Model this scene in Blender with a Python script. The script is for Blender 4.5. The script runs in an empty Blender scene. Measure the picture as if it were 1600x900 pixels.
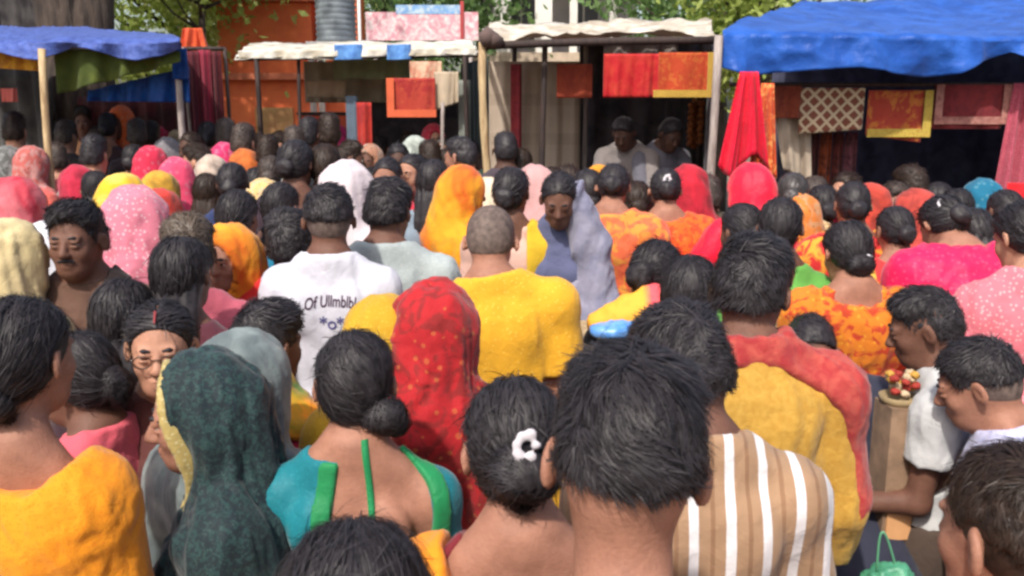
import bpy, math, random
import numpy as np
from mathutils import Vector, Matrix

random.seed(7)
SC = bpy.context.scene
COL = SC.collection
R = math.radians

# ------------------------------------------------------------------ camera
F_PX = 1400.0                      # focal length in pixels of the 1600 px wide photograph
HORIZON = 165.0
PITCH = math.atan((450 - HORIZON) / F_PX)
CAM_Z = 2.0
cam_d = bpy.data.cameras.new('camera')
cam = bpy.data.objects.new('camera', cam_d)
COL.objects.link(cam)
cam.location = (0, 0, CAM_Z)
cam.rotation_euler = (math.pi / 2 - PITCH, 0, 0)
cam_d.sensor_width = 36
cam_d.lens = F_PX / 1600 * 36
cam_d.clip_start = 0.05
cam_d.clip_end = 500
cam_d.dof.use_dof = True
cam_d.dof.focus_distance = 3.0
cam_d.dof.aperture_fstop = 11.0
SC.camera = cam

# ------------------------------------------------------------------ sky and sun
SUN_EL, SUN_AZ = R(51), R(203)     # azimuth clockwise from +Y: behind the camera, a little to the left
world = bpy.data.worlds.new('World')
SC.world = world
world.use_nodes = True
wn = world.node_tree
bg = wn.nodes['Background']
sky = wn.nodes.new('ShaderNodeTexSky')
sky.sky_type = 'NISHITA'
sky.sun_disc = False
sky.sun_elevation = SUN_EL
sky.sun_rotation = SUN_AZ
sky.dust_density = 4.0
sky.air_density = 1.2
wn.links.new(sky.outputs['Color'], bg.inputs['Color'])
bg.inputs['Strength'].default_value = 0.15
sun_d = bpy.data.lights.new('sun', 'SUN')
sun_d.energy = 3.3
sun_d.angle = R(1.5)
sun_d.color = (1.0, 0.95, 0.87)
sun = bpy.data.objects.new('sun', sun_d)
COL.objects.link(sun)
sdir = Vector((math.sin(SUN_AZ) * math.cos(SUN_EL), math.cos(SUN_AZ) * math.cos(SUN_EL), math.sin(SUN_EL)))
sun.rotation_euler = sdir.to_track_quat('Z', 'Y').to_euler()
SC.view_settings.view_transform = 'Standard'
SC.view_settings.look = 'None'
SC.view_settings.exposure = 0.46
SC.view_settings.gamma = 1.0
SC.render.engine = 'CYCLES'
SC.cycles.filter_width = 2.8
SC.cycles.max_bounces = 6
SC.cycles.diffuse_bounces = 3
SC.cycles.use_denoising = True


def at(u, v, D):
    """world point seen at photograph pixel (u, v) at horizontal depth D"""
    x = (u - 800) / F_PX
    y = (450 - v) / F_PX
    cy = math.cos(PITCH) + y * math.sin(PITCH)
    cz = -math.sin(PITCH) + y * math.cos(PITCH)
    k = D / cy
    return Vector((x * k, D, CAM_Z + cz * k))


# ------------------------------------------------------------------ materials
def lin(c):
    return tuple(((x / 255) / 12.92 if x / 255 <= 0.04045 else ((x / 255 + 0.055) / 1.055) ** 2.4) for x in c[:3]) + (1.0,)


MATS = {}


def new_mat(name):
    m = bpy.data.materials.new(name)
    m.use_nodes = True
    nt = m.node_tree
    b = nt.nodes['Principled BSDF']
    return m, nt, b


def N(nt, typ, **kw):
    n = nt.nodes.new(typ)
    for k, v in kw.items():
        if k in n.inputs:
            n.inputs[k].default_value = v
        else:
            setattr(n, k, v)
    return n


def mixc(nt, fac, a, b, blend='MIX'):
    n = nt.nodes.new('ShaderNodeMix')
    n.data_type = 'RGBA'
    n.blend_type = blend
    for s, v in ((n.inputs[0], fac), (n.inputs[6], a), (n.inputs[7], b)):
        if hasattr(v, 'is_output'):
            nt.links.new(v, s)
        elif s.type == 'RGBA' and not isinstance(v, (int, float)):
            s.default_value = v if len(v) == 4 else tuple(v) + (1,)
        else:
            s.default_value = v
    return n.outputs[2]


def math_n(nt, op, a, b=0.0):
    n = nt.nodes.new('ShaderNodeMath')
    n.operation = op
    for s, v in zip(n.inputs, (a, b)):
        if hasattr(v, 'is_output'):
            nt.links.new(v, s)
        else:
            s.default_value = v
    return n.outputs[0]


def ramp(nt, fac, lo, hi):
    n = nt.nodes.new('ShaderNodeMapRange')
    n.inputs['From Min'].default_value = lo
    n.inputs['From Max'].default_value = hi
    nt.links.new(fac, n.inputs['Value'])
    return n.outputs['Result']


def cloth(name, c, kind='plain', c2=None, c3=None, scale=40.0, rough=0.8, bump=0.35, sheen=0.15, vary=0.16, amount=None, trans=0.0):
    """woven cloth: base colour, optional woven or printed pattern, fine weave relief, slow colour unevenness"""
    if name in MATS:
        return MATS[name]
    m, nt, b = new_mat(name)
    tc = N(nt, 'ShaderNodeTexCoord')
    P = tc.outputs['Object']
    col = None
    c = lin(c)
    c2 = lin(c2) if c2 else c
    c3 = lin(c3) if c3 else c2
    L = nt.links
    big = N(nt, 'ShaderNodeTexNoise', Scale=7.0, Detail=4.0)
    L.new(P, big.inputs['Vector'])
    if kind == 'plain':
        col = mixc(nt, 0.0, c, c)
    elif kind == 'dots':
        v = N(nt, 'ShaderNodeTexVoronoi', Scale=scale, Randomness=0.8)
        L.new(P, v.inputs['Vector'])
        f = math_n(nt, 'LESS_THAN', v.outputs['Distance'], amount or 0.3)
        col = mixc(nt, math_n(nt, 'MULTIPLY', f, .6), c, c2)
    elif kind == 'floral':
        v = N(nt, 'ShaderNodeTexVoronoi', Scale=scale, Randomness=1.0)
        L.new(P, v.inputs['Vector'])
        n2 = N(nt, 'ShaderNodeTexNoise', Scale=scale * 0.55, Detail=3.0, Distortion=1.2)
        L.new(P, n2.inputs['Vector'])
        f1 = ramp(nt, n2.outputs['Fac'], 0.50 if amount is None else amount, 0.58 if amount is None else amount + 0.08)
        f2 = math_n(nt, 'LESS_THAN', math_n(nt, 'ADD', v.outputs['Distance'], math_n(nt, 'MULTIPLY', n2.outputs['Fac'], .3)), 0.36)
        col = mixc(nt, f1, c, c2)
        col = mixc(nt, math_n(nt, 'MULTIPLY', f2, .5), col, c3)
    elif kind == 'stripes':
        sx = N(nt, 'ShaderNodeSeparateXYZ')
        L.new(P, sx.inputs[0])
        w = math_n(nt, 'FRACT', math_n(nt, 'MULTIPLY', math_n(nt, 'ADD', sx.outputs['X'], 5.0), scale))
        f = math_n(nt, 'LESS_THAN', w, amount or 0.3)
        f2 = math_n(nt, 'LESS_THAN', math_n(nt, 'ABSOLUTE', math_n(nt, 'SUBTRACT', w, 0.65)), 0.06)
        col = mixc(nt, f, c, c2)
        col = mixc(nt, f2, col, c3)
    elif kind == 'bands':
        sx = N(nt, 'ShaderNodeSeparateXYZ')
        L.new(P, sx.inputs[0])
        w = math_n(nt, 'FRACT', math_n(nt, 'MULTIPLY', math_n(nt, 'ADD', sx.outputs['Z'], 5.0), scale))
        f = math_n(nt, 'LESS_THAN', w, amount or 0.3)
        col = mixc(nt, f, c, c2)
    elif kind == 'lattice':
        sx = N(nt, 'ShaderNodeSeparateXYZ')
        L.new(P, sx.inputs[0])
        out = None
        for sg in (1, -1):
            s = math_n(nt, 'ADD', sx.outputs['X'], math_n(nt, 'MULTIPLY', sx.outputs['Z'], sg))
            w = math_n(nt, 'FRACT', math_n(nt, 'MULTIPLY', math_n(nt, 'ADD', s, 9.0), scale))
            f = math_n(nt, 'LESS_THAN', w, amount or 0.25)
            out = f if out is None else math_n(nt, 'MAXIMUM', out, f)
        col = mixc(nt, out, c, c2)
    elif kind == 'mottle':
        n2 = N(nt, 'ShaderNodeTexNoise', Scale=scale, Detail=5.0, Distortion=0.6)
        L.new(P, n2.inputs['Vector'])
        col = mixc(nt, ramp(nt, n2.outputs['Fac'], 0.4, 0.62), c, c2)
    # slow unevenness (fading, dye)
    dark = mixc(nt, 1.0, col, (1 - vary, 1 - vary, 1 - vary, 1), 'MULTIPLY')
    col = mixc(nt, ramp(nt, big.outputs['Fac'], 0.35, 0.65), dark, col)
    L.new(col, b.inputs['Base Color'])
    b.inputs['Roughness'].default_value = rough
    b.inputs['Sheen Weight'].default_value = sheen
    b.inputs['Specular IOR Level'].default_value = 0.25
    if bump:
        fine = N(nt, 'ShaderNodeTexNoise', Scale=260.0, Detail=2.0)
        L.new(P, fine.inputs['Vector'])
        mid = N(nt, 'ShaderNodeTexNoise', Scale=28.0, Detail=4.0, Distortion=0.8)
        L.new(P, mid.inputs['Vector'])
        h = math_n(nt, 'ADD', math_n(nt, 'MULTIPLY', fine.outputs['Fac'], 0.12), mid.outputs['Fac'])
        bp = N(nt, 'ShaderNodeBump', Strength=bump, Distance=0.012)
        L.new(h, bp.inputs['Height'])
        L.new(bp.outputs['Normal'], b.inputs['Normal'])
    if trans:
        tr = N(nt, 'ShaderNodeBsdfTranslucent')
        L.new(col, tr.inputs['Color'])
        mx = N(nt, 'ShaderNodeMixShader')
        mx.inputs[0].default_value = trans
        L.new(b.outputs[0], mx.inputs[1]); L.new(tr.outputs[0], mx.inputs[2])
        L.new(mx.outputs[0], nt.nodes['Material Output'].inputs['Surface'])
    MATS[name] = m
    return m


def skin(name, c):
    m, nt, b = new_mat(name)
    tc = N(nt, 'ShaderNodeTexCoord')
    n1 = N(nt, 'ShaderNodeTexNoise', Scale=22.0, Detail=9.0, Roughness=0.68)
    nt.links.new(tc.outputs['Object'], n1.inputs['Vector'])
    a = lin(c)
    col = mixc(nt, ramp(nt, n1.outputs['Fac'], 0.3, 0.7), (a[0] * .66, a[1] * .62, a[2] * .62, 1), a)
    nt.links.new(col, b.inputs['Base Color'])
    b.inputs['Roughness'].default_value = 0.62
    b.inputs['Specular IOR Level'].default_value = 0.3
    b.inputs['Subsurface Weight'].default_value = 0.06
    b.inputs['Subsurface Radius'].default_value = (0.012, 0.005, 0.003)
    n2 = N(nt, 'ShaderNodeTexNoise', Scale=190.0, Detail=3.0)
    nt.links.new(tc.outputs['Object'], n2.inputs['Vector'])
    bp = N(nt, 'ShaderNodeBump', Strength=0.4, Distance=0.003)
    nt.links.new(n2.outputs['Fac'], bp.inputs['Height'])
    nt.links.new(bp.outputs['Normal'], b.inputs['Normal'])
    return m


def plain(name, c, rough=0.6, metal=0.0, c2=None, scale=6.0, bump=0.2, stretch=(1, 1, 1), bdist=0.01):
    if name in MATS:
        return MATS[name]
    m, nt, b = new_mat(name)
    tc = N(nt, 'ShaderNodeTexCoord')
    mp = N(nt, 'ShaderNodeMapping')
    mp.inputs['Scale'].default_value = stretch
    nt.links.new(tc.outputs['Object'], mp.inputs['Vector'])
    n1 = N(nt, 'ShaderNodeTexNoise', Scale=scale, Detail=6.0, Roughness=0.6)
    nt.links.new(mp.outputs['Vector'], n1.inputs['Vector'])
    a = lin(c)
    bb = lin(c2) if c2 else tuple(x * 0.72 for x in a[:3]) + (1,)
    col = mixc(nt, ramp(nt, n1.outputs['Fac'], 0.35, 0.65), bb, a)
    nt.links.new(col, b.inputs['Base Color'])
    b.inputs['Roughness'].default_value = rough
    b.inputs['Metallic'].default_value = metal
    if bump:
        bp = N(nt, 'ShaderNodeBump', Strength=bump, Distance=bdist)
        nt.links.new(n1.outputs['Fac'], bp.inputs['Height'])
        nt.links.new(bp.outputs['Normal'], b.inputs['Normal'])
    MATS[name] = m
    return m


def hair_mat(name, c, rough=0.52):
    m, nt, b = new_mat(name)
    tc = N(nt, 'ShaderNodeTexCoord')
    n1 = N(nt, 'ShaderNodeTexNoise', Scale=55.0, Detail=4.0)
    nt.links.new(tc.outputs['Object'], n1.inputs['Vector'])
    a = lin(c)
    col = mixc(nt, ramp(nt, n1.outputs['Fac'], 0.3, 0.75), tuple(x * .6 for x in a[:3]) + (1,), tuple(x * 1.5 for x in a[:3]) + (1,))
    nt.links.new(col, b.inputs['Base Color'])
    b.inputs['Roughness'].default_value = rough
    b.inputs['Specular IOR Level'].default_value = 0.28
    return m


SKIN = {'mid': skin('skin_brown', (160, 114, 94)), 'dark': skin('skin_dark_brown', (112, 78, 64)),
        'fair': skin('skin_light_brown', (184, 136, 112)), 'deep': skin('skin_deep_brown', (84, 58, 48))}
HAIR = {'black': hair_mat('hair_black', (43, 39, 42)), 'brown': hair_mat('hair_dark_brown', (46, 34, 28)),
        'grey': hair_mat('hair_grey', (120, 116, 112)), 'stubble': hair_mat('hair_stubble', (96, 82, 76), 0.7)}


# ------------------------------------------------------------------ objects
def setp(o, label=None, cat=None, group=None, kind=None):
    for k, v in (('label', label), ('category', cat), ('group', group), ('kind', kind)):
        if v:
            o[k] = v
    return o


def empty(name, loc=(0, 0, 0), rz=0.0, label=None, cat=None, group=None):
    o = bpy.data.objects.new(name, None)
    COL.objects.link(o)
    o.location = loc
    o.rotation_euler = (0, 0, rz)
    o.empty_display_size = 0.1
    return setp(o, label, cat, group)


def mesh_obj(name, V, Fs, mat, parent=None, smooth=True, loc=None):
    """V (n,3) array; Fs (m,4) array of quads, or list of faces"""
    me = bpy.data.meshes.new(name)
    V = np.asarray(V, dtype=np.float32)
    if isinstance(Fs, np.ndarray) and len(Fs):
        k = Fs.shape[1]
        me.vertices.add(len(V))
        me.vertices.foreach_set('co', V.ravel())
        me.loops.add(Fs.size)
        me.loops.foreach_set('vertex_index', Fs.astype(np.int32).ravel())
        me.polygons.add(len(Fs))
        me.polygons.foreach_set('loop_start', np.arange(0, Fs.size, k, dtype=np.int32))
        me.update(calc_edges=True)
    else:
        me.from_pydata([tuple(map(float, p)) for p in V], [], [tuple(int(i) for i in f) for f in Fs])
    if smooth:
        me.polygons.foreach_set('use_smooth', np.ones(len(me.polygons), dtype=bool))
    mats = mat if isinstance(mat, (list, tuple)) else [mat]
    for m in mats:
        me.materials.append(m)
    o = bpy.data.objects.new(name, me)
    COL.objects.link(o)
    if parent is not None:
        o.parent = parent
    if loc is not None:
        o.location = loc
    return o


# ------------------------------------------------------------------ noise (vectorised)
def vnoise(P, seed=0):
    P = np.asarray(P, dtype=np.float64)
    i = np.floor(P).astype(np.int64)
    f = P - i
    u = f * f * (3 - 2 * f)

    def h(dx, dy, dz):
        n = ((i[:, 0] + dx) * 374761393 + (i[:, 1] + dy) * 668265263 + (i[:, 2] + dz) * 1274126177 + seed * 974711) & 0xffffffff
        n = ((n ^ (n >> 13)) * 1103515245) & 0xffffffff
        n = ((n ^ (n >> 16)) * 2246822519) & 0xffffffff
        return ((n >> 8) & 0xffff) / 65535.0
    x0 = [h(0, a, b) * (1 - u[:, 0]) + h(1, a, b) * u[:, 0] for a in (0, 1) for b in (0, 1)]
    y0 = x0[0] * (1 - u[:, 1]) + x0[2] * u[:, 1]
    y1 = x0[1] * (1 - u[:, 1]) + x0[3] * u[:, 1]
    return y0 * (1 - u[:, 2]) + y1 * u[:, 2]


def fbm(P, seed=0, octv=3):
    out, a, tot = 0, 1.0, 0
    for k in range(octv):
        out = out + a * vnoise(np.asarray(P) * (2 ** k) + 11.3 * k, seed + k)
        tot += a
        a *= 0.5
    return out / tot


def ridge(P, seed=0, octv=2):
    out, a, tot = 0, 1.0, 0
    for k in range(octv):
        n = vnoise(np.asarray(P) * (2 ** k) + 7.1 * k, seed + k)
        out = out + a * (1 - np.abs(2 * n - 1))
        tot += a
        a *= 0.5
    return out / tot


# ------------------------------------------------------------------ signed-distance modelling
def rotm(rx=0, ry=0, rz=0):
    return np.array((Matrix.Rotation(rz, 3, 'Z') @ Matrix.Rotation(rx, 3, 'X') @ Matrix.Rotation(ry, 3, 'Y')), dtype=np.float64)


I3 = np.eye(3)


class Ell:
    def __init__(s, c, r, Rm=None, tag=''):
        s.c = np.array(c, float); s.r = np.array(r, float); s.R = I3 if Rm is None else Rm; s.tag = tag

    def box(s, g):
        e = np.sqrt((s.R ** 2) @ ((s.r + g) ** 2))
        return s.c - e, s.c + e

    def ev(s, X, Y, Z, g):
        x, y, z = X - s.c[0], Y - s.c[1], Z - s.c[2]
        Rm = s.R
        r = s.r + g
        if Rm is not I3:
            x, y, z = (Rm[0, 0] * x + Rm[1, 0] * y + Rm[2, 0] * z, Rm[0, 1] * x + Rm[1, 1] * y + Rm[2, 1] * z,
                       Rm[0, 2] * x + Rm[1, 2] * y + Rm[2, 2] * z)
        k0 = np.sqrt((x / r[0]) ** 2 + (y / r[1]) ** 2 + (z / r[2]) ** 2)
        k1 = np.sqrt((x / r[0] ** 2) ** 2 + (y / r[1] ** 2) ** 2 + (z / r[2] ** 2) ** 2) + 1e-9
        return k0 * (k0 - 1) / k1


class Cone:
    """round cone from a to b; the ends are rounded"""
    def __init__(s, a, b, ra, rb, tag=''):
        s.a = np.array(a, float); s.b = np.array(b, float); s.ra = ra; s.rb = rb; s.tag = tag

    def box(s, g):
        return (np.minimum(s.a - s.ra, s.b - s.rb) - g, np.maximum(s.a + s.ra, s.b + s.rb) + g)

    def ev(s, X, Y, Z, g):
        ba = s.b - s.a
        L2 = float(ba @ ba) + 1e-12
        x, y, z = X - s.a[0], Y - s.a[1], Z - s.a[2]
        t = np.clip((x * ba[0] + y * ba[1] + z * ba[2]) / L2, 0, 1)
        d = np.sqrt((x - t * ba[0]) ** 2 + (y - t * ba[1]) ** 2 + (z - t * ba[2]) ** 2)
        return d - (s.ra + (s.rb - s.ra) * t) - g


class Loft:
    """stack of ellipses along local z: rows (z, half width, half depth, y centre)"""
    def __init__(s, o, Rm, rows, tag=''):
        s.o = np.array(o, float); s.R = Rm; s.rows = np.array(rows, float); s.tag = tag

    def box(s, g):
        t = s.rows
        a = t[:, 1].max() + g
        b0, b1 = (t[:, 3] - t[:, 2]).min() - g, (t[:, 3] + t[:, 2]).max() + g
        z0, z1 = t[0, 0] - g - .02, t[-1, 0] + g + .02
        cs = np.array([[x, y, z] for x in (-a, a) for y in (b0, b1) for z in (z0, z1)]) @ s.R.T + s.o
        return cs.min(0), cs.max(0)

    def ev(s, X, Y, Z, g):
        x, y, z = X - s.o[0], Y - s.o[1], Z - s.o[2]
        Rm = s.R
        x, y, z = (Rm[0, 0] * x + Rm[1, 0] * y + Rm[2, 0] * z, Rm[0, 1] * x + Rm[1, 1] * y + Rm[2, 1] * z,
                   Rm[0, 2] * x + Rm[1, 2] * y + Rm[2, 2] * z)
        t = s.rows
        zc = np.clip(z, t[0, 0], t[-1, 0])
        a = np.interp(zc, t[:, 0], t[:, 1]) + g
        b = np.interp(zc, t[:, 0], t[:, 2]) + g
        c = np.interp(zc, t[:, 0], t[:, 3])
        k0 = np.sqrt((x / a) ** 2 + ((y - c) / b) ** 2)
        k1 = np.sqrt((x / a ** 2) ** 2 + ((y - c) / b ** 2) ** 2) + 1e-9
        d2 = np.where(k0 < 1e-6, -np.minimum(a, b), k0 * (k0 - 1) / k1)
        dz = np.maximum(t[0, 0] - g - z, z - t[-1, 0] - g)
        return np.where(dz > 0, np.sqrt(np.maximum(d2, 0) ** 2 + dz ** 2) + np.minimum(d2, 0) * (d2 < 0) * 0, np.maximum(d2, dz))


def smin(a, b, k):
    if k <= 0:
        return np.minimum(a, b)
    h = np.maximum(k - np.abs(a - b), 0) / k
    return np.minimum(a, b) - h * h * k * 0.25


def axis(lo, hi, v, cut=None, coarse=1.0):
    if cut is None or coarse <= 1.0 or cut <= lo:
        return np.arange(lo, hi + v, v)
    top = np.arange(cut, hi + v, v)
    n = max(2, int((cut - lo) / (v * coarse)))
    return np.concatenate([np.linspace(lo, cut, n, endpoint=False), top])


def sdf_mesh(prims, vox, k=0.02, g=0.0, subs=(), cuts=(), zcut=None, coarse=1.0, ks=0.004, lo=None, hi=None, posts=()):
    """prims: list of shapes or (shape, k); subs: shapes or (shape, k) carved away; cuts: functions (X,Y,Z)->value, kept where negative"""
    bl = [p[0].box(g) if isinstance(p, tuple) else p.box(g) for p in prims]
    lo_ = np.min([b[0] for b in bl], 0) - 3 * vox
    hi_ = np.max([b[1] for b in bl], 0) + 3 * vox
    if lo is not None:
        lo_ = np.maximum(lo_, lo)
    if hi is not None:
        hi_ = np.minimum(hi_, hi)
    xs, ys = axis(lo_[0], hi_[0], vox), axis(lo_[1], hi_[1], vox)
    zs = axis(lo_[2], hi_[2], vox, zcut, coarse)
    d = np.full((len(xs), len(ys), len(zs)), 1.0, dtype=np.float64)

    def win(b, pad):
        sl = []
        for ax, a in enumerate((xs, ys, zs)):
            pd = pad * (coarse if ax == 2 else 1)
            i0 = np.searchsorted(a, b[0][ax] - pd); i1 = np.searchsorted(a, b[1][ax] + pd)
            sl.append(slice(max(0, i0 - 1), min(len(a), i1 + 1)))
        return tuple(sl)

    def pts(sl):
        return xs[sl[0]][:, None, None], ys[sl[1]][None, :, None], zs[sl[2]][None, None, :]
    for p in prims:
        kk = k
        if isinstance(p, tuple):
            p, kk = p
        sl = win(p.box(g), kk + 2 * vox)
        d[sl] = smin(d[sl], p.ev(*pts(sl), g), kk)
    for p in subs:
        kk = ks
        if isinstance(p, tuple):
            p, kk = p
        sl = win(p.box(0), kk + 2 * vox)
        d[sl] = -smin(-d[sl], p.ev(*pts(sl), 0.0), kk)
    for p, kk in posts:
        sl = win(p.box(0), kk + 2 * vox)
        d[sl] = smin(d[sl], p.ev(*pts(sl), 0.0), kk)
    full = (slice(None),) * 3
    for c in cuts:
        d = np.maximum(d, c(*pts(full)))
    # closed border
    for ax in range(3):
        ix = [slice(None)] * 3
        for e in (0, -1):
            ix[ax] = e
            d[tuple(ix)] = np.maximum(d[tuple(ix)], 0.5 * vox)
    return nets(xs, ys, zs, d)


def nets(xs, ys, zs, d):
    s = d < 0
    c = np.zeros(tuple(n - 1 for n in d.shape), dtype=np.int8)
    offs = [(a, b, e) for a in (0, 1) for b in (0, 1) for e in (0, 1)]
    nx, ny, nz = d.shape
    for a, b, e in offs:
        c += s[a:nx - 1 + a, b:ny - 1 + b, e:nz - 1 + e]
    act = (c > 0) & (c < 8)
    ii, jj, kk = np.nonzero(act)
    n = len(ii)
    if n == 0:
        return np.zeros((0, 3)), np.zeros((0, 4), int)
    idx = np.full(act.shape, -1, dtype=np.int64)
    idx[ii, jj, kk] = np.arange(n)
    acc = np.zeros((n, 3)); cnt = np.zeros(n)
    ax = (xs, ys, zs)
    edges = [(o, tuple(o[q] + (q == t) for q in range(3)), t) for t in range(3) for o in offs if o[t] == 0]
    for o, p, t in edges:
        da = d[ii + o[0], jj + o[1], kk + o[2]]
        db = d[ii + p[0], jj + p[1], kk + p[2]]
        m = (da < 0) != (db < 0)
        tt = np.where(m, da / np.where(m, da - db, 1), 0)
        ijk = (ii, jj, kk)
        for q in range(3):
            a0 = ax[q][ijk[q] + o[q]]
            v = a0 if q != t else a0 + (ax[q][ijk[q] + o[q] + 1] - a0) * tt
            acc[:, q] += np.where(m, v, 0)
        cnt += m
    V = acc / cnt[:, None]
    Fs = []
    # x edges
    a, b = s[:-1, 1:-1, 1:-1], s[1:, 1:-1, 1:-1]
    for flip in (0, 1):
        i, j, k = np.nonzero((~a & b) if flip else (a & ~b))
        q = np.stack([idx[i, j, k], idx[i, j + 1, k], idx[i, j + 1, k + 1], idx[i, j, k + 1]], 1)
        Fs.append(q[:, ::-1] if flip else q)
    a, b = s[1:-1, :-1, 1:-1], s[1:-1, 1:, 1:-1]
    for flip in (0, 1):
        i, j, k = np.nonzero((~a & b) if flip else (a & ~b))
        q = np.stack([idx[i, j, k], idx[i, j, k + 1], idx[i + 1, j, k + 1], idx[i + 1, j, k]], 1)
        Fs.append(q[:, ::-1] if flip else q)
    a, b = s[1:-1, 1:-1, :-1], s[1:-1, 1:-1, 1:]
    for flip in (0, 1):
        i, j, k = np.nonzero((~a & b) if flip else (a & ~b))
        q = np.stack([idx[i, j, k], idx[i + 1, j, k], idx[i + 1, j + 1, k], idx[i, j + 1, k]], 1)
        Fs.append(q[:, ::-1] if flip else q)
    return V, np.concatenate(Fs)


def vnormals(V, Fs):
    a = V[Fs[:, 2]] - V[Fs[:, 0]]
    b = V[Fs[:, 3]] - V[Fs[:, 1]]
    fn = np.cross(a, b)
    n = np.zeros_like(V)
    for q in range(4):
        for ax in range(3):
            n[:, ax] += np.bincount(Fs[:, q], fn[:, ax], minlength=len(V))
    return n / (np.linalg.norm(n, axis=1, keepdims=True) + 1e-12)


def relax(V, Fs, it=1, f=0.5):
    for _ in range(it):
        acc = np.zeros_like(V); cnt = np.zeros(len(V))
        for q in range(4):
            i, j = Fs[:, q], Fs[:, (q + 1) % 4]
            for ax in range(3):
                acc[:, ax] += np.bincount(i, V[j, ax], minlength=len(V)) + np.bincount(j, V[i, ax], minlength=len(V))
            cnt += np.bincount(i, minlength=len(V)) + np.bincount(j, minlength=len(V))
        V = V + f * (acc / np.maximum(cnt, 1)[:, None] - V)
    return V


# ------------------------------------------------------------------ plain mesh builder
class MB:
    def __init__(s):
        s.v, s.f = [], []

    def box(s, c, h, Rm=None):
        b = len(s.v)
        for x in (-1, 1):
            for y in (-1, 1):
                for z in (-1, 1):
                    p = np.array((x * h[0], y * h[1], z * h[2]))
                    if Rm is not None:
                        p = Rm @ p
                    s.v.append(tuple(np.array(c) + p))
        s.f += [tuple(b + i for i in q) for q in ((0, 1, 3, 2), (4, 6, 7, 5), (0, 4, 5, 1), (2, 3, 7, 6), (0, 2, 6, 4), (1, 5, 7, 3))]
        return s

    def tube(s, pts, rad, n=8, cap=True, wob=0.0):
        pts = [Vector(p) for p in pts]
        rad = rad if isinstance(rad, (list, tuple)) else [rad] * len(pts)
        b = len(s.v)
        prev = None
        for i, p in enumerate(pts):
            t = (pts[min(i + 1, len(pts) - 1)] - pts[max(i - 1, 0)]).normalized()
            if prev is None:
                prev = t.orthogonal().normalized()
            u = (prev - t * prev.dot(t)).normalized()
            prev = u
            w = t.cross(u)
            for q in range(n):
                a = 2 * math.pi * q / n
                r = rad[i] * (1 + wob * random.uniform(-1, 1))
                s.v.append(tuple(p + u * (math.cos(a) * r) + w * (math.sin(a) * r)))
        for i in range(len(pts) - 1):
            for q in range(n):
                s.f.append((b + i * n + q, b + i * n + (q + 1) % n, b + (i + 1) * n + (q + 1) % n, b + (i + 1) * n + q))
        if cap:
            s.f.append(tuple(b + q for q in range(n))[::-1])
            s.f.append(tuple(b + (len(pts) - 1) * n + q for q in range(n)))
        return s

    def sheet(s, fn, nu, nv, th=0.006):
        """cloth sheet fn(s,t)->point, given thickness th"""
        G = np.array([[fn(i / nu, j / nv) for j in range(nv + 1)] for i in range(nu + 1)], dtype=float)
        du = np.gradient(G, axis=0); dv = np.gradient(G, axis=1)
        n = np.cross(du, dv)
        n /= np.linalg.norm(n, axis=2, keepdims=True) + 1e-9
        b = len(s.v)
        for sg in (0.5, -0.5):
            s.v += [tuple(p) for p in (G + n * th * sg).reshape(-1, 3)]
        m = (nu + 1) * (nv + 1)
        ix = lambda i, j, k: b + k * m + i * (nv + 1) + j
        for i in range(nu):
            for j in range(nv):
                s.f.append((ix(i, j, 0), ix(i + 1, j, 0), ix(i + 1, j + 1, 0), ix(i, j + 1, 0)))
                s.f.append((ix(i, j, 1), ix(i, j + 1, 1), ix(i + 1, j + 1, 1), ix(i + 1, j, 1)))
        for i in range(nu):
            for j in (0, nv):
                q = (ix(i, j, 0), ix(i, j, 1), ix(i + 1, j, 1), ix(i + 1, j, 0))
                s.f.append(q if j == 0 else q[::-1])
        for j in range(nv):
            for i in (0, nu):
                q = (ix(i, j, 0), ix(i, j + 1, 0), ix(i, j + 1, 1), ix(i, j, 1))
                s.f.append(q if i == 0 else q[::-1])
        return s

    def lathe(s, c, prof, n=16):
        b = len(s.v)
        for (r, z) in prof:
            for q in range(n):
                a = 2 * math.pi * q / n
                s.v.append((c[0] + r * math.cos(a), c[1] + r * math.sin(a), c[2] + z))
        for i in range(len(prof) - 1):
            for q in range(n):
                s.f.append((b + i * n + q, b + i * n + (q + 1) % n, b + (i + 1) * n + (q + 1) % n, b + (i + 1) * n + q))
        s.f.append(tuple(b + q for q in range(n))[::-1])
        s.f.append(tuple(b + (len(prof) - 1) * n + q for q in range(n)))
        return s

    def build(s, name, mat, parent=None, smooth=False, origin=None):
        V = np.array(s.v, dtype=float)
        loc = None
        if origin is not None:
            V = V - np.array(origin)
            loc = origin
        return mesh_obj(name, V, s.f, mat, parent, smooth, loc)

# ================================================================== PEOPLE
CROWD = 'people crowding the market lane'
HEAD_TOP = 0.118


def nrm(v):
    v = np.asarray(v, float)
    return v / (np.linalg.norm(v) + 1e-12)


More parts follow.
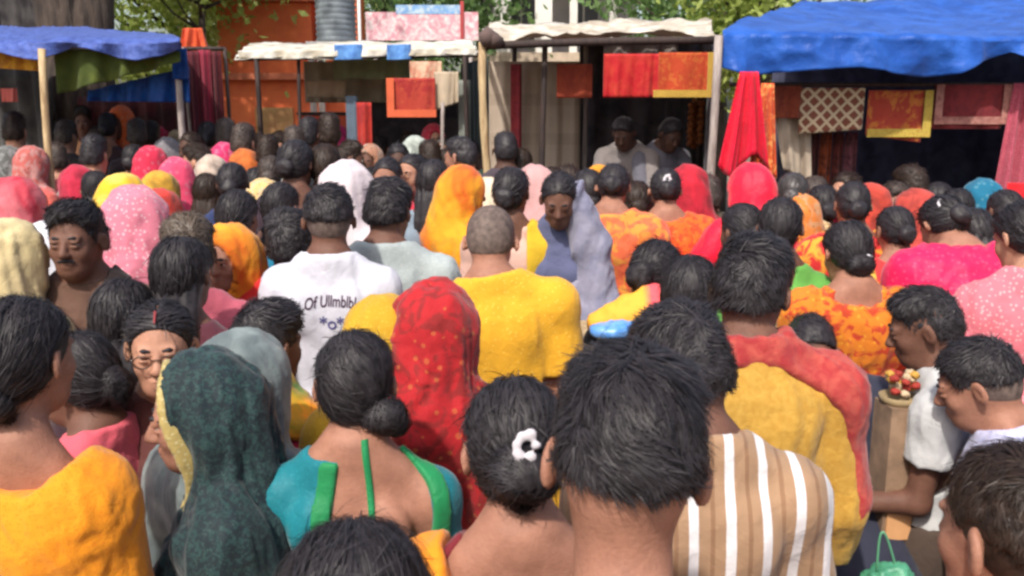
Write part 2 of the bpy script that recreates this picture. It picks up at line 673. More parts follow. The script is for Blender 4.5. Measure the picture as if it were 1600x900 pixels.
class Person:
    """a standing figure, local frame: feet on z=0, facing +Y; the body is one continuous surface"""

    def __init__(s, u, v, D, label, yaw=0, hyaw=0, hpitch=0, hroll=0, lean=0, side=0, sex='f', tone='mid', arms=None,
                 base=0.0, sc=1.0, nk=0.0, hs=None, vox=None, fine=False, ear=1.0, face=False, nlean=None, seed=None, build=1.0, pz=None, name='person'):
        s.D = D
        s.seed = seed if seed is not None else int(u * 7 + v)
        s.sex = sex
        s.hs = hs or (1.0 if sex == 'm' else .94)
        s.vox = vox or (0.0062 if D < 1.45 else 0.0075 if D < 2.3 else 0.010 if D < 3.4 else 0.0125 if D < 4.8 else 0.016)
        s.tone = tone
        s.sc = sc
        s.face = face
        s.label = label
        male = sex == 'm'
        T = at(u, v, D)
        s.Rt = rotm(-R(lean), R(side), 0)
        nl = lean * 0.6 if nlean is None else nlean
        s.Rh = rotm(-R(hpitch), R(hroll), R(hyaw))
        w = build
        # distances from the pelvis centre
        neck = np.array((0, -.012, .505)) * sc
        N_ = s.Rt @ neck
        nd = rotm(-R(nl + 10 + .8 * hpitch), R(side * .6), 0) @ np.array((0, 0, (.044 + nk) * sc))
        C = N_ + nd + s.Rh @ (np.array((0, .028, .090)) * sc)
        top = C + s.Rh @ (np.array((0, -.012, HEAD_TOP)) * sc * s.hs)
        pel = T.z - base - top[2] if pz is None else pz
        if not 0.5 < pel < 1.08:
            print('PELVIS', label, round(pel, 2), 'head z', round(T.z, 2))
        P = np.array((0, 0, pel))
        s.P, s.N, s.C = P, P + N_, P + C
        s.pel = pel
        rz = R(yaw)
        off = np.array((math.cos(rz) * top[0] - math.sin(rz) * top[1], math.sin(rz) * top[0] + math.cos(rz) * top[1]))
        s.root = empty(name, (T.x - off[0], T.y - off[1], base), rz, label, 'person', CROWD)
        # shoulders and arms
        sw = (0.182 if male else 0.152) * sc * w
        s.sh, s.el, s.wr, s.hd = [], [], [], []
        arms = arms or ('down', 'down')
        for q, sg in ((0, -1), (1, 1)):
            a = arms[q]
            if a == 'down':
                ua, fa = (sg * .16, -.02, -1), (sg * .02, .35, -1)
            elif a == 'front':
                ua, fa = (sg * .22, .22, -1), (-sg * .35, 1, .1)
            elif a == 'bent':
                ua, fa = (sg * .2, .1, -1), (-sg * .2, .9, -.45)
            elif a == 'up':
                ua, fa = (sg * .3, .5, -.8), (-sg * .45, .55, .8)
            elif a == 'reach':
                ua, fa = (sg * .15, .55, -.8), (-sg * .1, 1, -.35)
            elif a == 'hip':
                ua, fa = (sg * .55, -.1, -1), (-sg * .35, .7, -.35)
            else:
                ua, fa = a
            S = P + s.Rt @ np.array((sg * sw, -.012 * sc, .406 * sc))
            E = S + nrm(ua) * (.285 * sc)
            W = E + nrm(fa) * (.245 * sc)
            s.sh.append(S); s.el.append(E); s.wr.append(W); s.hd.append(nrm(fa))
        s.prims = s.body_prims(male, w)
        s.parts = {}

    # ---------------------------------------------------------------- shapes
    def hp(s, x, y, z):
        return s.C + s.Rh @ (np.array((x, y, z)) * s.sc * s.hs)

    def head_ell(s, c, r, tag='head', Rm=None):
        return Ell(s.hp(*c), np.array(r) * s.sc * s.hs, s.Rh if Rm is None else s.Rh @ Rm, tag)

    def torso_rows(s, male, w):
        if male:
            rows = [(-.13, .150, .105, -.01), (-.02, .160, .112, -.008), (.10, .148, .104, .0), (.22, .155, .108, .004), (.33, .166, .112, .004),
                    (.40, .152, .098, -.004), (.45, .108, .078, -.010), (.50, .080, .062, -.012), (.53, .050, .050, -.012)]
        else:
            rows = [(-.13, .160, .115, -.012), (-.03, .168, .118, -.012), (.10, .135, .098, .0), (.20, .130, .096, .004), (.31, .142, .100, .004),
                    (.40, .130, .086, -.004), (.45, .094, .070, -.010), (.50, .070, .054, -.012), (.53, .044, .044, -.012)]
        return [(z * s.sc, a * s.sc * w, b * s.sc * w, c * s.sc) for z, a, b, c in rows]

    def body_prims(s, male, w):
        sc = s.sc
        pr = []
        pr.append((Loft(s.P, s.Rt, s.torso_rows(male, w), 'torso'), .03))
        neck_r = (.054 if male else .045) * sc
        nb = s.N + s.Rt @ np.array((0, .004, -.03)) * sc
        pr.append((Cone(nb, s.hp(0, -.016, -.04), neck_r * 1.08, neck_r * .96, 'neck'), .035))
        for q, sg in ((0, -1), (1, 1)):
            S = s.sh[q]
            pr.append((Cone(s.N + s.Rt @ np.array((sg * .025, -.012, .015)) * sc, S + np.array((0, 0, .004)) * sc, .036 * sc, .034 * sc, 'trap'), .05))
            pr.append((Ell(S + s.Rt @ np.array((sg * .006, 0, -.012)) * sc, np.array((.052, .058, .060)) * sc * (1 if male else .88), s.Rt, 'delt'), .045))
            ra = (.047 if male else .041) * sc * w
            pr.append((Cone(S, s.el[q], ra, ra * .82, 'uarm'), .03))
            pr.append((Cone(s.el[q], s.wr[q], ra * .84, ra * .55, 'farm'), .02))
            pr += s.hand(q, sg)
        if not male:
            for sg in (-1, 1):
                pr.append((Ell(s.P + s.Rt @ np.array((sg * .066, .066, .29)) * sc, np.array((.056, .050, .062)) * sc * w, s.Rt, 'bust'), .04))
        for sg in (-1, 1):
            pr.append((Ell(s.P + s.Rt @ np.array((sg * .078, -.082, .35)) * sc, np.array((.042, .022, .065)) * sc, s.Rt, 'blade'), .03))
        # head
        for c, r, k in (((0, -.012, .03), (.074, .094, .084), .02), ((0, -.046, -.012), (.063, .058, .068), .03),
                        ((0, .035, -.03), (.060, .056, .085), .03), ((0, .052, -.085), (.040, .036, .032), .03)):
            pr.append((s.head_ell(c, r), k))
        pr.append((Cone(s.hp(0, .087, .012), s.hp(0, .108, -.026), .008 * sc, .0125 * sc, 'head'), .012))
        for sg in (-1, 1):
            pr.append((s.head_ell((sg * .011, .098, -.030), (.009, .011, .008)), .008))
            pr.append((s.head_ell((sg * .036, .062, -.028), (.022, .020, .022)), .02))
            pr.append((s.head_ell((sg * .027, .080, .022), (.022, .010, .008)), .012))
            er = rotm(R(-12), 0, R(sg * 30))
            pr.append((s.head_ell((sg * .083, -.008, -.006), (.0085, .019, .032), 'ear', er), .008))
        pr.append((s.head_ell((0, .0895, -.056), (.022, .010, .0055)), .008))
        pr.append((s.head_ell((0, .0875, -.068), (.018, .010, .0065)), .008))
        # legs
        hx = .088 * sc
        L = s.pel
        for sg in (-1, 1):
            hip = s.P + np.array((sg * hx, 0, -.06))
            kn = np.array((sg * hx * 1.05, .02, L * .52))
            an = np.array((sg * hx * 1.1, -.01, .085))
            pr.append((Cone(hip, kn, .085 * sc * w, .055 * sc, 'leg'), .03))
            pr.append((Cone(kn, an, .055 * sc, .036 * sc, 'leg'), .03))
            pr.append((Cone((sg * hx * 1.1, -.03, .045), (sg * hx * 1.25, .12, .03), .036, .028, 'foot'), .03))
        return pr

    def hand(s, q, sg):
        sc = s.sc
        W, f = s.wr[q], s.hd[q]
        up = np.array((0, 0, 1.0)) if abs(f[2]) < .85 else np.array((0, 1.0, 0))
        side = nrm(np.cross(f, up))
        n = nrm(np.cross(side, f))
        if abs(f[2]) >= .85:          # hanging arm: palm faces the thigh
            side, n = n, side
        n = n * (1 if n @ np.array((-sg, 0, 0)) > 0 or abs(f[2]) < .85 else -1)
        curl = -n if abs(f[2]) < .85 else n
        out = []
        pc = W + f * .045 * sc
        Rm = np.stack([side, f, curl], 1)
        out.append((Ell(pc, np.array((.038, .048, .016)) * sc, Rm, 'hand'), .018))
        lens = (.066, .076, .070, .054)
        for k in range(4):
            x = (k - 1.5) * .0195
            p0 = W + f * (.082 * sc) + side * (x * sc)
            d = nrm(f + side * x * 4)
            c = 0.25 + 0.06 * k
            p1 = p0 + nrm(d + curl * c) * lens[k] * .45 * sc
            p2 = p1 + nrm(d + curl * (c + .6)) * lens[k] * .32 * sc
            p3 = p2 + nrm(d + curl * (c + 1.3)) * lens[k] * .25 * sc
            for a, b, r0, r1 in ((p0, p1, .0098, .009), (p1, p2, .009, .008), (p2, p3, .008, .007)):
                out.append((Cone(a, b, r0 * sc, r1 * sc, 'hand'), .006))
        ts = -sg if abs(f[2]) < .85 else 1
        t0 = W + f * .02 * sc + side * (ts * .028 * sc)
        t1 = t0 + nrm(f * .7 + side * ts * .7 + curl * .3) * .042 * sc
        t2 = t1 + nrm(f + side * ts * .2 + curl * .4) * .032 * sc
        out.append((Cone(t0, t1, .012 * sc, .0105 * sc, 'hand'), .01))
        out.append((Cone(t1, t2, .0105 * sc, .0085 * sc, 'hand'), .006))
        return out

    def get(s, *tags):
        return [p for p in s.prims if p[0].tag in tags]

    # ---------------------------------------------------------------- body
    def body(s, fine_arms=False):
        subs = []
        sc_ = s.sc
        for sg in (-1, 1):
            subs.append((s.head_ell((sg * .030, .101, .004), (.017, .016, .0098)), .008))
            subs.append((s.head_ell((sg * .088, .002, -.004), (.006, .010, .018), 'x', rotm(R(-12), 0, R(sg * 24))), .006))
        subs.append((s.head_ell((0, .104, -.0622), (.024, .010, .0016)), .003))
        posts = []
        subs.append((Cone(s.tp(0, -.118, .08), s.tp(0, -.108, .43), .010 * sc_, .007 * sc_), .03))
        for sg in (-1, 1):
            posts.append((s.head_ell((sg * .030, .0835, .0112), (.0165, .0138, .0082)), .004))
            posts.append((s.head_ell((sg * .030, .0830, -.0040), (.0155, .0132, .0062)), .004))
        zc = (s.P[2] + .30) if not fine_arms else min(s.wr[0][2], s.wr[1][2]) - .2
        vx = s.vox * (0.8 if s.face else 1)
        V, Fs = sdf_mesh(s.prims, vx, subs=subs, zcut=zc, coarse=2.2, posts=posts if s.face else ())
        s.bodyV = V
        s.parts['body'] = mesh_obj('body', V, Fs, SKIN[s.tone] if isinstance(s.tone, str) else s.tone, s.root)
        return s

    def eyes(s, brow='black', mus=False):
        for sg in (-1, 1):
            mb = MB()
            n = 10
            c = s.hp(sg * .030, .0795, .004)
            prof = [(.0118 * math.sin(math.pi * i / n), -.0118 * math.cos(math.pi * i / n)) for i in range(n + 1)]
            prof = [(max(r, .0002), z) for r, z in prof]
            mb.lathe((0, 0, 0), prof, 12)
            V = np.array(mb.v) @ rotm(-math.pi / 2).T       # axis to +Y
            V = V @ s.Rh.T * s.sc + c
            o = mesh_obj('eye', V, mb.f, [EYE_W, EYE_B], s.root)
            cen = np.array([p.center for p in o.data.polygons])
            dd = (cen - c) @ s.Rh[:, 1]
            o.data.polygons.foreach_set('material_index', (dd > .0088 * s.sc).astype(np.int32))
            V, Fs = sdf_mesh([Cone(s.hp(sg * .016, .091, .0225), s.hp(sg * .030, .091, .0250), .0032, .0042),
                              Cone(s.hp(sg * .030, .091, .0245), s.hp(sg * .047, .078, .020), .0042, .0022)], .0022, .006)
            mesh_obj('eyebrow', V, Fs, HAIR[brow], s.root)
        if mus:
            V, Fs = sdf_mesh([Cone(s.hp(0, .101, -.044), s.hp(sg * .026, .090, -.052), .006, .0035) for sg in (-1, 1)], .0025, .006)
            mesh_obj('moustache', V, Fs, HAIR[brow], s.root)
        return s

    # ---------------------------------------------------------------- hair
    def hair(s, style='short', col='black', n=None, th=.011, ln=None, part=False, white=None, nz=-.012):
        sc = s.sc * s.hs
        hv = max(s.vox * .62, .0042)
        base = [Ell((0, -.012, .03), (.074, .094, .084)), (Ell((0, -.046, -.012), (.063, .058, .068)), .03)]
        cuts = []

        def hairline(X, Y, Z, y0=.076, z0=.082):
            return .84 * (Y - y0) - .545 * (Z - z0)

        def nape(X, Y, Z, z0=-.026, k=.42):
            return (z0 + k * Y) - Z
        subs = []
        if style in ('short', 'fade'):
            cuts = [hairline, (lambda X, Y, Z: nape(X, Y, Z, nz, .36)) if style == 'short' else (lambda X, Y, Z: nape(X, Y, Z, .012, .12))]
            for sg in (-1, 1):
                subs.append((Ell((sg * .093, .000, -.016), (.028, .028, .044)), .01))
            if style == 'short':
                base[0] = Ell((0, -.012, .03), (.064, .092, .084))
                base.append((Ell((0, .01, .080), (.058, .065, .034)), .03))
            tl = (ln or .036)
            thk = th
        else:
            cuts = [hairline, lambda X, Y, Z: nape(X, Y, Z, -.040, .5)]
            for sg in (-1, 1):
                subs.append((Ell((sg * .095, .012, -.024), (.024, .020, .036)), .01))
            if part:
                subs.append((Ell((0, .04, .125), (.004, .08, .018)), .006))
            tl = (ln or .085)
            thk = th * .55
        extra = []
        bun = None
        if style == 'bun':
            bun = (np.array((0, -.118, -.020)), np.array((.046, .034, .044)))
        elif style == 'lowbun':
            bun = (np.array((0, -.100, -.068)), np.array((.048, .036, .038)))
        elif style == 'sidebun':
            bun = (np.array((.070, -.088, -.066)), np.array((.046, .034, .036)))
        elif style == 'braid':
            bun = (np.array((0, -.098, -.070)), np.array((.028, .024, .036)))
        elif style == 'long':
            bun = None
        V, Fs = sdf_mesh(base, hv, .02, g=thk, subs=subs, cuts=cuts, ks=.01)
        Vn = vnormals(V, Fs)
        if style in ('short', 'fade'):
            V = V + Vn * ((fbm(V * 45, s.seed, 3) - .5) * .012)[:, None]
        else:
            # combed grooves that run back toward the knot
            ang = np.arctan2(V[:, 0], V[:, 2] + .02)
            V = V + Vn * ((vnoise(np.stack([ang * 26, V[:, 1] * 6, V[:, 2] * 3], 1), s.seed) - .5) * .0035)[:, None]
        parts = [(V, Fs)]
        if style in ('short', 'fade') and True:
            pass
        if bun is not None:
            Vb, Fb = sdf_mesh([Ell(bun[0], bun[1])], hv, 0)
            nb = vnormals(Vb, Fb)
            q = (Vb - bun[0]) / bun[1]
            sw = np.sin(np.arctan2(q[:, 2], q[:, 0]) * 2 + np.linalg.norm(q[:, [0, 2]], axis=1) * 9 + vnoise(Vb * 30, 3) * 3)
            Vb = Vb + nb * (sw * .0011)[:, None]
            Vb = Vb + nb * ((fbm(Vb * 32, s.seed + 9, 2) - .5) * .018)[:, None]
            parts.append((Vb, Fb))
        if style == 'braid':
            prs = []
            p = np.array((0, -.112, -.085))
            for i in range(11):
                d = .024 - i * .0011
                prs.append((Ell(p + np.array(((-1) ** i * .006, 0, 0)), (d, .017, .020)), .006))
                p = p + np.array((0, -.004 if i < 3 else .000, -.027))
            Rn = s.Rh.T @ s.Rt
            parts.append(sdf_mesh(prs, max(hv, .005), .006))
        if style == 'long':
            lo = Loft((0, 0, 0), I3, [(-.34, .07, .02, -.105), (-.2, .085, .028, -.105), (-.09, .085, .045, -.075), (.0, .08, .07, -.03)])
            Vl, Fl = sdf_mesh([lo], max(hv, .006), .02)
            nl_ = vnormals(Vl, Fl)
            Vl = Vl + nl_ * ((vnoise(np.stack([Vl[:, 0] * 70, Vl[:, 1] * 20, Vl[:, 2] * 5], 1), 4) - .5) * .014)[:, None]
            parts.append((Vl, Fl))
        # strands
        cnt = n if n is not None else (11000 if s.D < 1.3 else 7500 if s.D < 2.1 else 3200 if s.D < 3.2 else 900 if s.D < 4.2 else 300)
        rng = np.random.default_rng(s.seed)
        W = .0008 if s.D < 1.3 else .0011 if s.D < 2.1 else .0016 if s.D < 3.2 else .0022
        if cnt:
            nn = vnormals(V, Fs)
            i = rng.integers(0, len(V), cnt)
            p, nm = V[i], nn[i]
            keep = hairline(p[:, 0], p[:, 1], p[:, 2], *((.085, .085) if style in ('short', 'fade') else (.070, .078))) < 0
            inner = np.einsum('ij,ij->i', nm, p - np.array((0, -.02, .01))) > 0
            ear_ = (((np.abs(p[:, 0]) - .088) / .03) ** 2 + ((p[:, 1] - .0) / .034) ** 2 + ((p[:, 2] + .012) / .05) ** 2) < 1
            p, nm = p[keep & inner & ~ear_], nm[keep & inner & ~ear_]
            m = len(p)
            p = p + rng.normal(0, .003, (m, 3))
            if style in ('short', 'fade'):
                crown = np.array((.014, -.055, .108))
                rad = p - crown
                sw = np.cross(nm, rad)
                d = rad + sw * .55
                fr = np.clip((p[:, 2] - .05) / .05, 0, 1)[:, None]
                lo = np.stack([vnoise(p * 13, s.seed + k) - .5 for k in (41, 42, 43)], 1)
                d = d / (np.linalg.norm(d, axis=1, keepdims=True) + .05) + lo * 2.2 + fr * np.array((.55, .8, 0)) + np.array((0, 0, -.5)) * (1 - fr)
                # locks: strands of a clump share a direction
                cl = np.stack([vnoise(p * 38, s.seed + k) - .5 for k in (21, 22, 23)], 1)
                d = d + cl * 1.9 + rng.normal(0, .12, (m, 3))
                lift = (.06 + .26 * (vnoise(p * 38, 31))[:, None] * fr)
                if style == 'fade':
                    lift = lift * .8
                ll = tl * rng.uniform(.6, 1.1, (m, 1)) * (.45 + .55 * fr)
                Rc = .10
            else:
                tgt = bun[0] if bun is not None else np.array((0, -.09, -.2))
                d = tgt - p
                topf = np.clip(p[:, 2] / .1, 0, 1)[:, None]
                side = np.sign(p[:, :1]) * np.array((1.0, 0, 0))
                d = d / (np.linalg.norm(d, axis=1, keepdims=True) + .02) + side * topf * (.5 if part else .15) + rng.normal(0, .06, (m, 3))
                lift = np.full((m, 1), .02) + rng.uniform(0, .035, (m, 1))
                ll = tl * rng.uniform(.5, 1.0, (m, 1))
                Rc = .088
            fly = rng.random((m, 1)) < .025
            lift = np.where(fly, lift + rng.uniform(.15, .5, (m, 1)), lift)
            d = d + fly * rng.normal(0, .5, (m, 3))
            d = d - nm * np.einsum('ij,ij->i', d, nm)[:, None]
            d = d / (np.linalg.norm(d, axis=1, keepdims=True) + 1e-6)
            tip = p + d * ll
            et = (((np.abs(tip[:, 0]) - .088) / .03) ** 2 + (tip[:, 1] / .036) ** 2 + ((tip[:, 2] + .012) / .046) ** 2) < 1
            ok = ~et
            p, nm, d, ll, lift = p[ok], nm[ok], d[ok], ll[ok], lift[ok]
            m = len(p)
            wv = np.cross(d, nm)
            a = rng.uniform(-.4, .4, (m, 1))
            wv = wv * np.cos(a) + nm * np.sin(a)
            rings = []
            seg = 4
            for q in range(seg + 1):
                t = q / seg
                th_ = ll * t / Rc
                c = p + d * (np.sin(th_) * Rc) + nm * (np.cos(th_) * Rc - Rc) + nm * (lift * ll * t) + nm * .0012
                ww = W * (1.0 - .75 * t ** 1.5)
                rings += [c - wv * ww, c + wv * ww]
            SV = np.stack(rings, 1).reshape(-1, 3)
            b0 = np.arange(m)[:, None] * (2 * (seg + 1))
            SF = np.concatenate([b0 + np.array((2 * q, 2 * q + 1, 2 * q + 3, 2 * q + 2)) for q in range(seg)], 0)
            parts.append((SV, SF))
        if bun is not None and cnt and s.D < 3.3:
            m2 = cnt // 5
            i = rng.integers(0, len(Vb), m2)
            p, nm = Vb[i], vnormals(Vb, Fb)[i]
            d = np.cross(nm, np.array((.25, 1.0, .2))) + rng.normal(0, .22, (m2, 3)) + (np.stack([vnoise(p * 40, k) - .5 for k in (61, 62, 63)], 1)) * 1.2
            d = d - nm * np.einsum('ij,ij->i', d, nm)[:, None]
            d /= np.linalg.norm(d, axis=1, keepdims=True) + 1e-6
            wv = np.cross(d, nm)
            rings = []
            for q in range(5):
                th_ = .05 * (q / 4) / .042
                c = p + d * (math.sin(th_) * .042) + nm * (math.cos(th_) * .042 - .042) + nm * rng.uniform(.001, .0035, (m2, 1)) * (1 + q * .3)
                ww = W * (1 - .75 * (q / 4) ** 1.5)
                rings += [c - wv * ww, c + wv * ww]
            SV = np.stack(rings, 1).reshape(-1, 3)
            b0 = np.arange(m2)[:, None] * 10
            parts.append((SV, np.concatenate([b0 + np.array((2 * q, 2 * q + 1, 2 * q + 3, 2 * q + 2)) for q in range(4)], 0)))
        allV, allF, o = [], [], 0
        for V_, F_ in parts:
            allV.append(V_); allF.append(F_ + o); o += len(V_)
        V = np.concatenate(allV) * sc @ s.Rh.T + s.C
        s.parts['hair'] = mesh_obj('hair', V, np.concatenate(allF), HAIR[col] if isinstance(col, str) else col, s.root)
        return s

    def stubble(s, col='stubble'):
        """cropped hair: a thin close layer over the scalp"""
        base = [Ell((0, -.012, .03), (.074, .094, .084)), (Ell((0, -.046, -.012), (.063, .058, .068)), .03)]
        cuts = [lambda X, Y, Z: .84 * (Y - .068) - .545 * (Z - .078), lambda X, Y, Z: (-.028 + .4 * Y) - Z]
        subs = [(Ell((sg * .090, .004, -.016), (.020, .020, .036)), .006) for sg in (-1, 1)]
        V, Fs = sdf_mesh(base, max(s.vox * .6, .0045), .02, g=.0035, subs=subs, cuts=cuts)
        V = V * s.sc * s.hs @ s.Rh.T + s.C
        mesh_obj('cropped_hair', V, Fs, HAIR[col], s.root)
        return s

    # ---------------------------------------------------------------- clothes
    def tl(s, X, Y, Z):
        """person frame -> torso frame coordinates"""
        x, y, z = X - s.P[0], Y - s.P[1], Z - s.P[2]
        Rm = s.Rt
        return ((Rm[0, 0] * x + Rm[1, 0] * y + Rm[2, 0] * z) / s.sc, (Rm[0, 1] * x + Rm[1, 1] * y + Rm[2, 1] * z) / s.sc,
                (Rm[0, 2] * x + Rm[1, 2] * y + Rm[2, 2] * z) / s.sc)

    def tcut(s, f):
        return lambda X, Y, Z: f(*s.tl(X, Y, Z))

    def tp(s, x, y, z):
        return s.P + s.Rt @ (np.array((x, y, z)) * s.sc)

    def folds(s, V, Fs, amp, freq=(22, 22, 5), seed=1, it=1, octv=2):
        n = vnormals(V, Fs)
        P = V * np.array(freq)
        P = P + (np.stack([vnoise(V * 6, seed + 5), vnoise(V * 6, seed + 6), vnoise(V * 6, seed + 7)], 1) - .5) * 3.0
        h = ridge(P, seed, octv) ** 1.4 - .45
        V = V + n * (h * amp)[:, None]
        return relax(V, Fs, it, .5) if it else V

    def add(s, name, V, Fs, mat, parent=None):
        o = mesh_obj(name, V, Fs, mat, parent or s.root)
        s.parts[name] = o
        return o

    def shirt(s, mat, g=.013, sleeve=.62, hem=-.16, neck=.512, collar=None, name='shirt', amp=.010, cmat=None, k=.035, freq=(24, 24, 4), flare=.012, low=None):
        pr = s.get('torso', 'trap', 'delt', 'bust', 'blade')
        pr = [(p, max(kk, k)) for p, kk in pr]
        if hem < -.14:
            t = s.torso_rows(s.sex == 'm', 1.0)[0]
            pr.append((Loft(s.P, s.Rt, [(hem * s.sc, t[1] + .01 + flare, t[2] + .01 + flare, t[3]), (.02, t[1], t[2], t[3])]), .04))
        for q in (0, 1):
            sl = sleeve[q] if isinstance(sleeve, (tuple, list)) else sleeve
            S, E, W = s.sh[q], s.el[q], s.wr[q]
            ra = .047 * s.sc
            if sl <= 1:
                pr.append((Cone(S, S + (E - S) * sl, ra * 1.08, ra * 1.18), .03))
            else:
                pr.append((Cone(S, E, ra * 1.08, ra * 1.0), .03))
                pr.append((Cone(E, E + (W - E) * (sl - 1), ra * 1.0, ra * .85), .03))
        cuts = [s.tcut(lambda x, y, z: z - neck - .012 + .30 * np.clip(y + .01, -.03, .08) - .9 * np.maximum(np.abs(x) - .085, 0)),
                s.tcut(lambda x, y, z: hem - z),
                s.tcut(lambda x, y, z: np.where(z > .44, (.066 if s.sex == 'm' else .058) - np.sqrt(x * x + ((y + .008) * 1.06) ** 2), -1))]
        for q in (0, 1):
            sl = sleeve[q] if isinstance(sleeve, (tuple, list)) else sleeve
            if sl <= 1:
                e = s.sh[q] + (s.el[q] - s.sh[q]) * sl; dn = nrm(s.el[q] - s.sh[q])
            else:
                e = s.el[q] + (s.wr[q] - s.el[q]) * (sl - 1); dn = nrm(s.wr[q] - s.el[q])
            cuts.append(lambda X, Y, Z, e=e, dn=dn: np.where((X - e[0]) ** 2 + (Y - e[1]) ** 2 + (Z - e[2]) ** 2 < .011,
                                                             (X - e[0]) * dn[0] + (Y - e[1]) * dn[1] + (Z - e[2]) * dn[2], -1))
        V, Fs = sdf_mesh(pr, s.vox * 1.05, .03, g=g, cuts=cuts, zcut=s.P[2] + (.12 if low is None else low), coarse=2.5)
        V = s.folds(V, Fs, amp, freq, s.seed, 1, 3)
        o = s.add(name, V, Fs, mat)
        if collar:
            h = {'tee': .012, 'shirt': .034, 'band': .022}[collar]
            c = s.tp(0, -.006, neck - .012)
            mb = MB()
            n = 28
            r0 = (.068, .062) if s.sex == 'm' else (.060, .054)
            cm = cmat or mat
            ringsV, fs = [], []
            prof = [(1.12, -.012), (1.10, h * .6), (1.03, h), (.97, h * .95), (.95, -.01)] if collar != 'tee' else [(1.16, -.006), (1.15, .008), (1.07, .012), (1.0, .004)]
            for (rr, z) in prof:
                for q in range(n):
                    a = 2 * math.pi * q / n
                    y = math.sin(a) * r0[1] * rr
                    ringsV.append(s.tp(math.cos(a) * r0[0] * rr, y - .008, neck - .012 + z - .30 * max(y, -.03)))
            for i in range(len(prof) - 1):
                for q in range(n):
                    fs.append((i * n + q, i * n + (q + 1) % n, (i + 1) * n + (q + 1) % n, (i + 1) * n + q))
            mesh_obj('collar', ringsV, fs, cm, o)
        return s

    def trousers(s, mat):
        pr = s.get('leg')
        pr = [(p, .03) for p, _ in pr] + [(Loft(s.P, s.Rt, [(-.12, .15, .11, -.01), (.02, .15, .11, -.005)]), .04)]
        V, Fs = sdf_mesh(pr, .02, .03, g=.018, cuts=[lambda X, Y, Z: .06 - Z])
        s.add('trousers', V, Fs, mat)
        return s

    def skirt(s, mat, name='skirt', top=.08, wide=.25):
        # pleated cloth from waist to ankle
        prof = [(top, .142, .108), (-.05, .178, .130), (-.3, .20, .16), (-s.pel + .05, wide, wide * .85)]
        rows = sorted([(z, a * s.sc, b * s.sc, 0.0) for z, a, b in prof])
        V, Fs = sdf_mesh([Loft(s.P, I3, rows)], .02, .02)
        n = vnormals(V, Fs)
        ang = np.arctan2(V[:, 1], V[:, 0])
        f = np.clip((s.P[2] + .05 - V[:, 2]) / .6, 0, 1)
        V = V + n * (np.sin(ang * 15 + vnoise(V * 4, 2) * 4) * .014 * f)[:, None]
        s.add(name, V, Fs, mat)
        return s

    def blouse(s, mat, sleeve=.5, back=(.085, .12), name='blouse', hem=.16, g=.0065, border=None, bw=.014, strap=None, front=.40, bc=.48, bx=0.0):
        pr = [(p, max(k, .03)) for p, k in s.get('torso', 'trap', 'delt', 'bust', 'blade')]
        for q in (0, 1):
            S, E = s.sh[q], s.el[q]
            pr.append((Cone(S, S + (E - S) * sleeve, .047 * s.sc, .043 * s.sc), .03))
        bo = Ell(s.tp(bx, -.13, bc), np.array((back[0], .13, back[1])) * s.sc, s.Rt)
        fo = Ell(s.tp(0, .10, .50), np.array((.085, .10, .13)) * s.sc, s.Rt)
        nk = s.tcut(lambda x, y, z: z - .505 - .9 * np.maximum(np.abs(x) - .085, 0))
        cuts = [nk, s.tcut(lambda x, y, z: hem - z)]
        for q in (0, 1):
            e = s.sh[q] + (s.el[q] - s.sh[q]) * sleeve; dn = nrm(s.el[q] - s.sh[q])
            cuts.append(lambda X, Y, Z, e=e, dn=dn: np.where((X - e[0]) ** 2 + (Y - e[1]) ** 2 + (Z - e[2]) ** 2 < .011,
                                                             (X - e[0]) * dn[0] + (Y - e[1]) * dn[1] + (Z - e[2]) * dn[2], -1))
        V, Fs = sdf_mesh(pr, s.vox, .03, g=g, cuts=cuts, subs=[bo, fo])
        V = s.folds(V, Fs, .005, (30, 30, 16), s.seed)
        o = s.add(name, V, Fs, mat)
        if border:
            shell = lambda X, Y, Z: np.abs(bo.ev(X, Y, Z, 0.0) - bw) - bw * 1.05
            V, Fs = sdf_mesh(pr, s.vox * .8, .03, g=g + .0045, cuts=cuts[:2] + [shell, s.tcut(lambda x, y, z: y)])
            mesh_obj('border', V, Fs, border, o)
        if strap:
            sm, x0, x1, ww = strap
            s.ribbon('strap', [(x1 + (x0 - x1) * (z - .12) / .43, z) for z in np.linspace(.55, .12, 26)], ww, sm, o)
        return s

    def ribbon(s, name, xz, w, mat, parent=None, th=.004):
        """narrow strip of cloth lying on the back: (x, z) points in torso coordinates, dropped on the body from behind"""
        from mathutils.bvhtree import BVHTree
        me = s.parts['body'].data
        bv = BVHTree.FromPolygons([v.co.copy() for v in me.vertices], [tuple(q.vertices) for q in me.polygons])
        d = Vector(s.Rt @ np.array((0, 1.0, 0)))
        V, fs = [], []
        n = len(xz)
        for i, (x, z) in enumerate(xz):
            a = np.array(xz[max(i - 1, 0)]); b = np.array(xz[min(i + 1, n - 1)])
            t = (b - a) / (np.linalg.norm(b - a) + 1e-9)
            pr = np.array((-t[1], t[0])) * w
            for sg in (-1, 1):
                h = bv.ray_cast(Vector(s.tp(x + pr[0] * sg, -.6, z + pr[1] * sg)), d)
                hp_ = h[0] if h[0] else Vector(s.tp(x, -.11, z))
                V.append(tuple(hp_ - d * th)); V.append(tuple(hp_ + d * .003))
        for i in range(n - 1):
            b = i * 4
            fs += [(b, b + 4, b + 6, b + 2), (b, b + 1, b + 5, b + 4), (b + 2, b + 6, b + 7, b + 3)]
        return mesh_obj(name, V, fs, mat, parent or s.root)

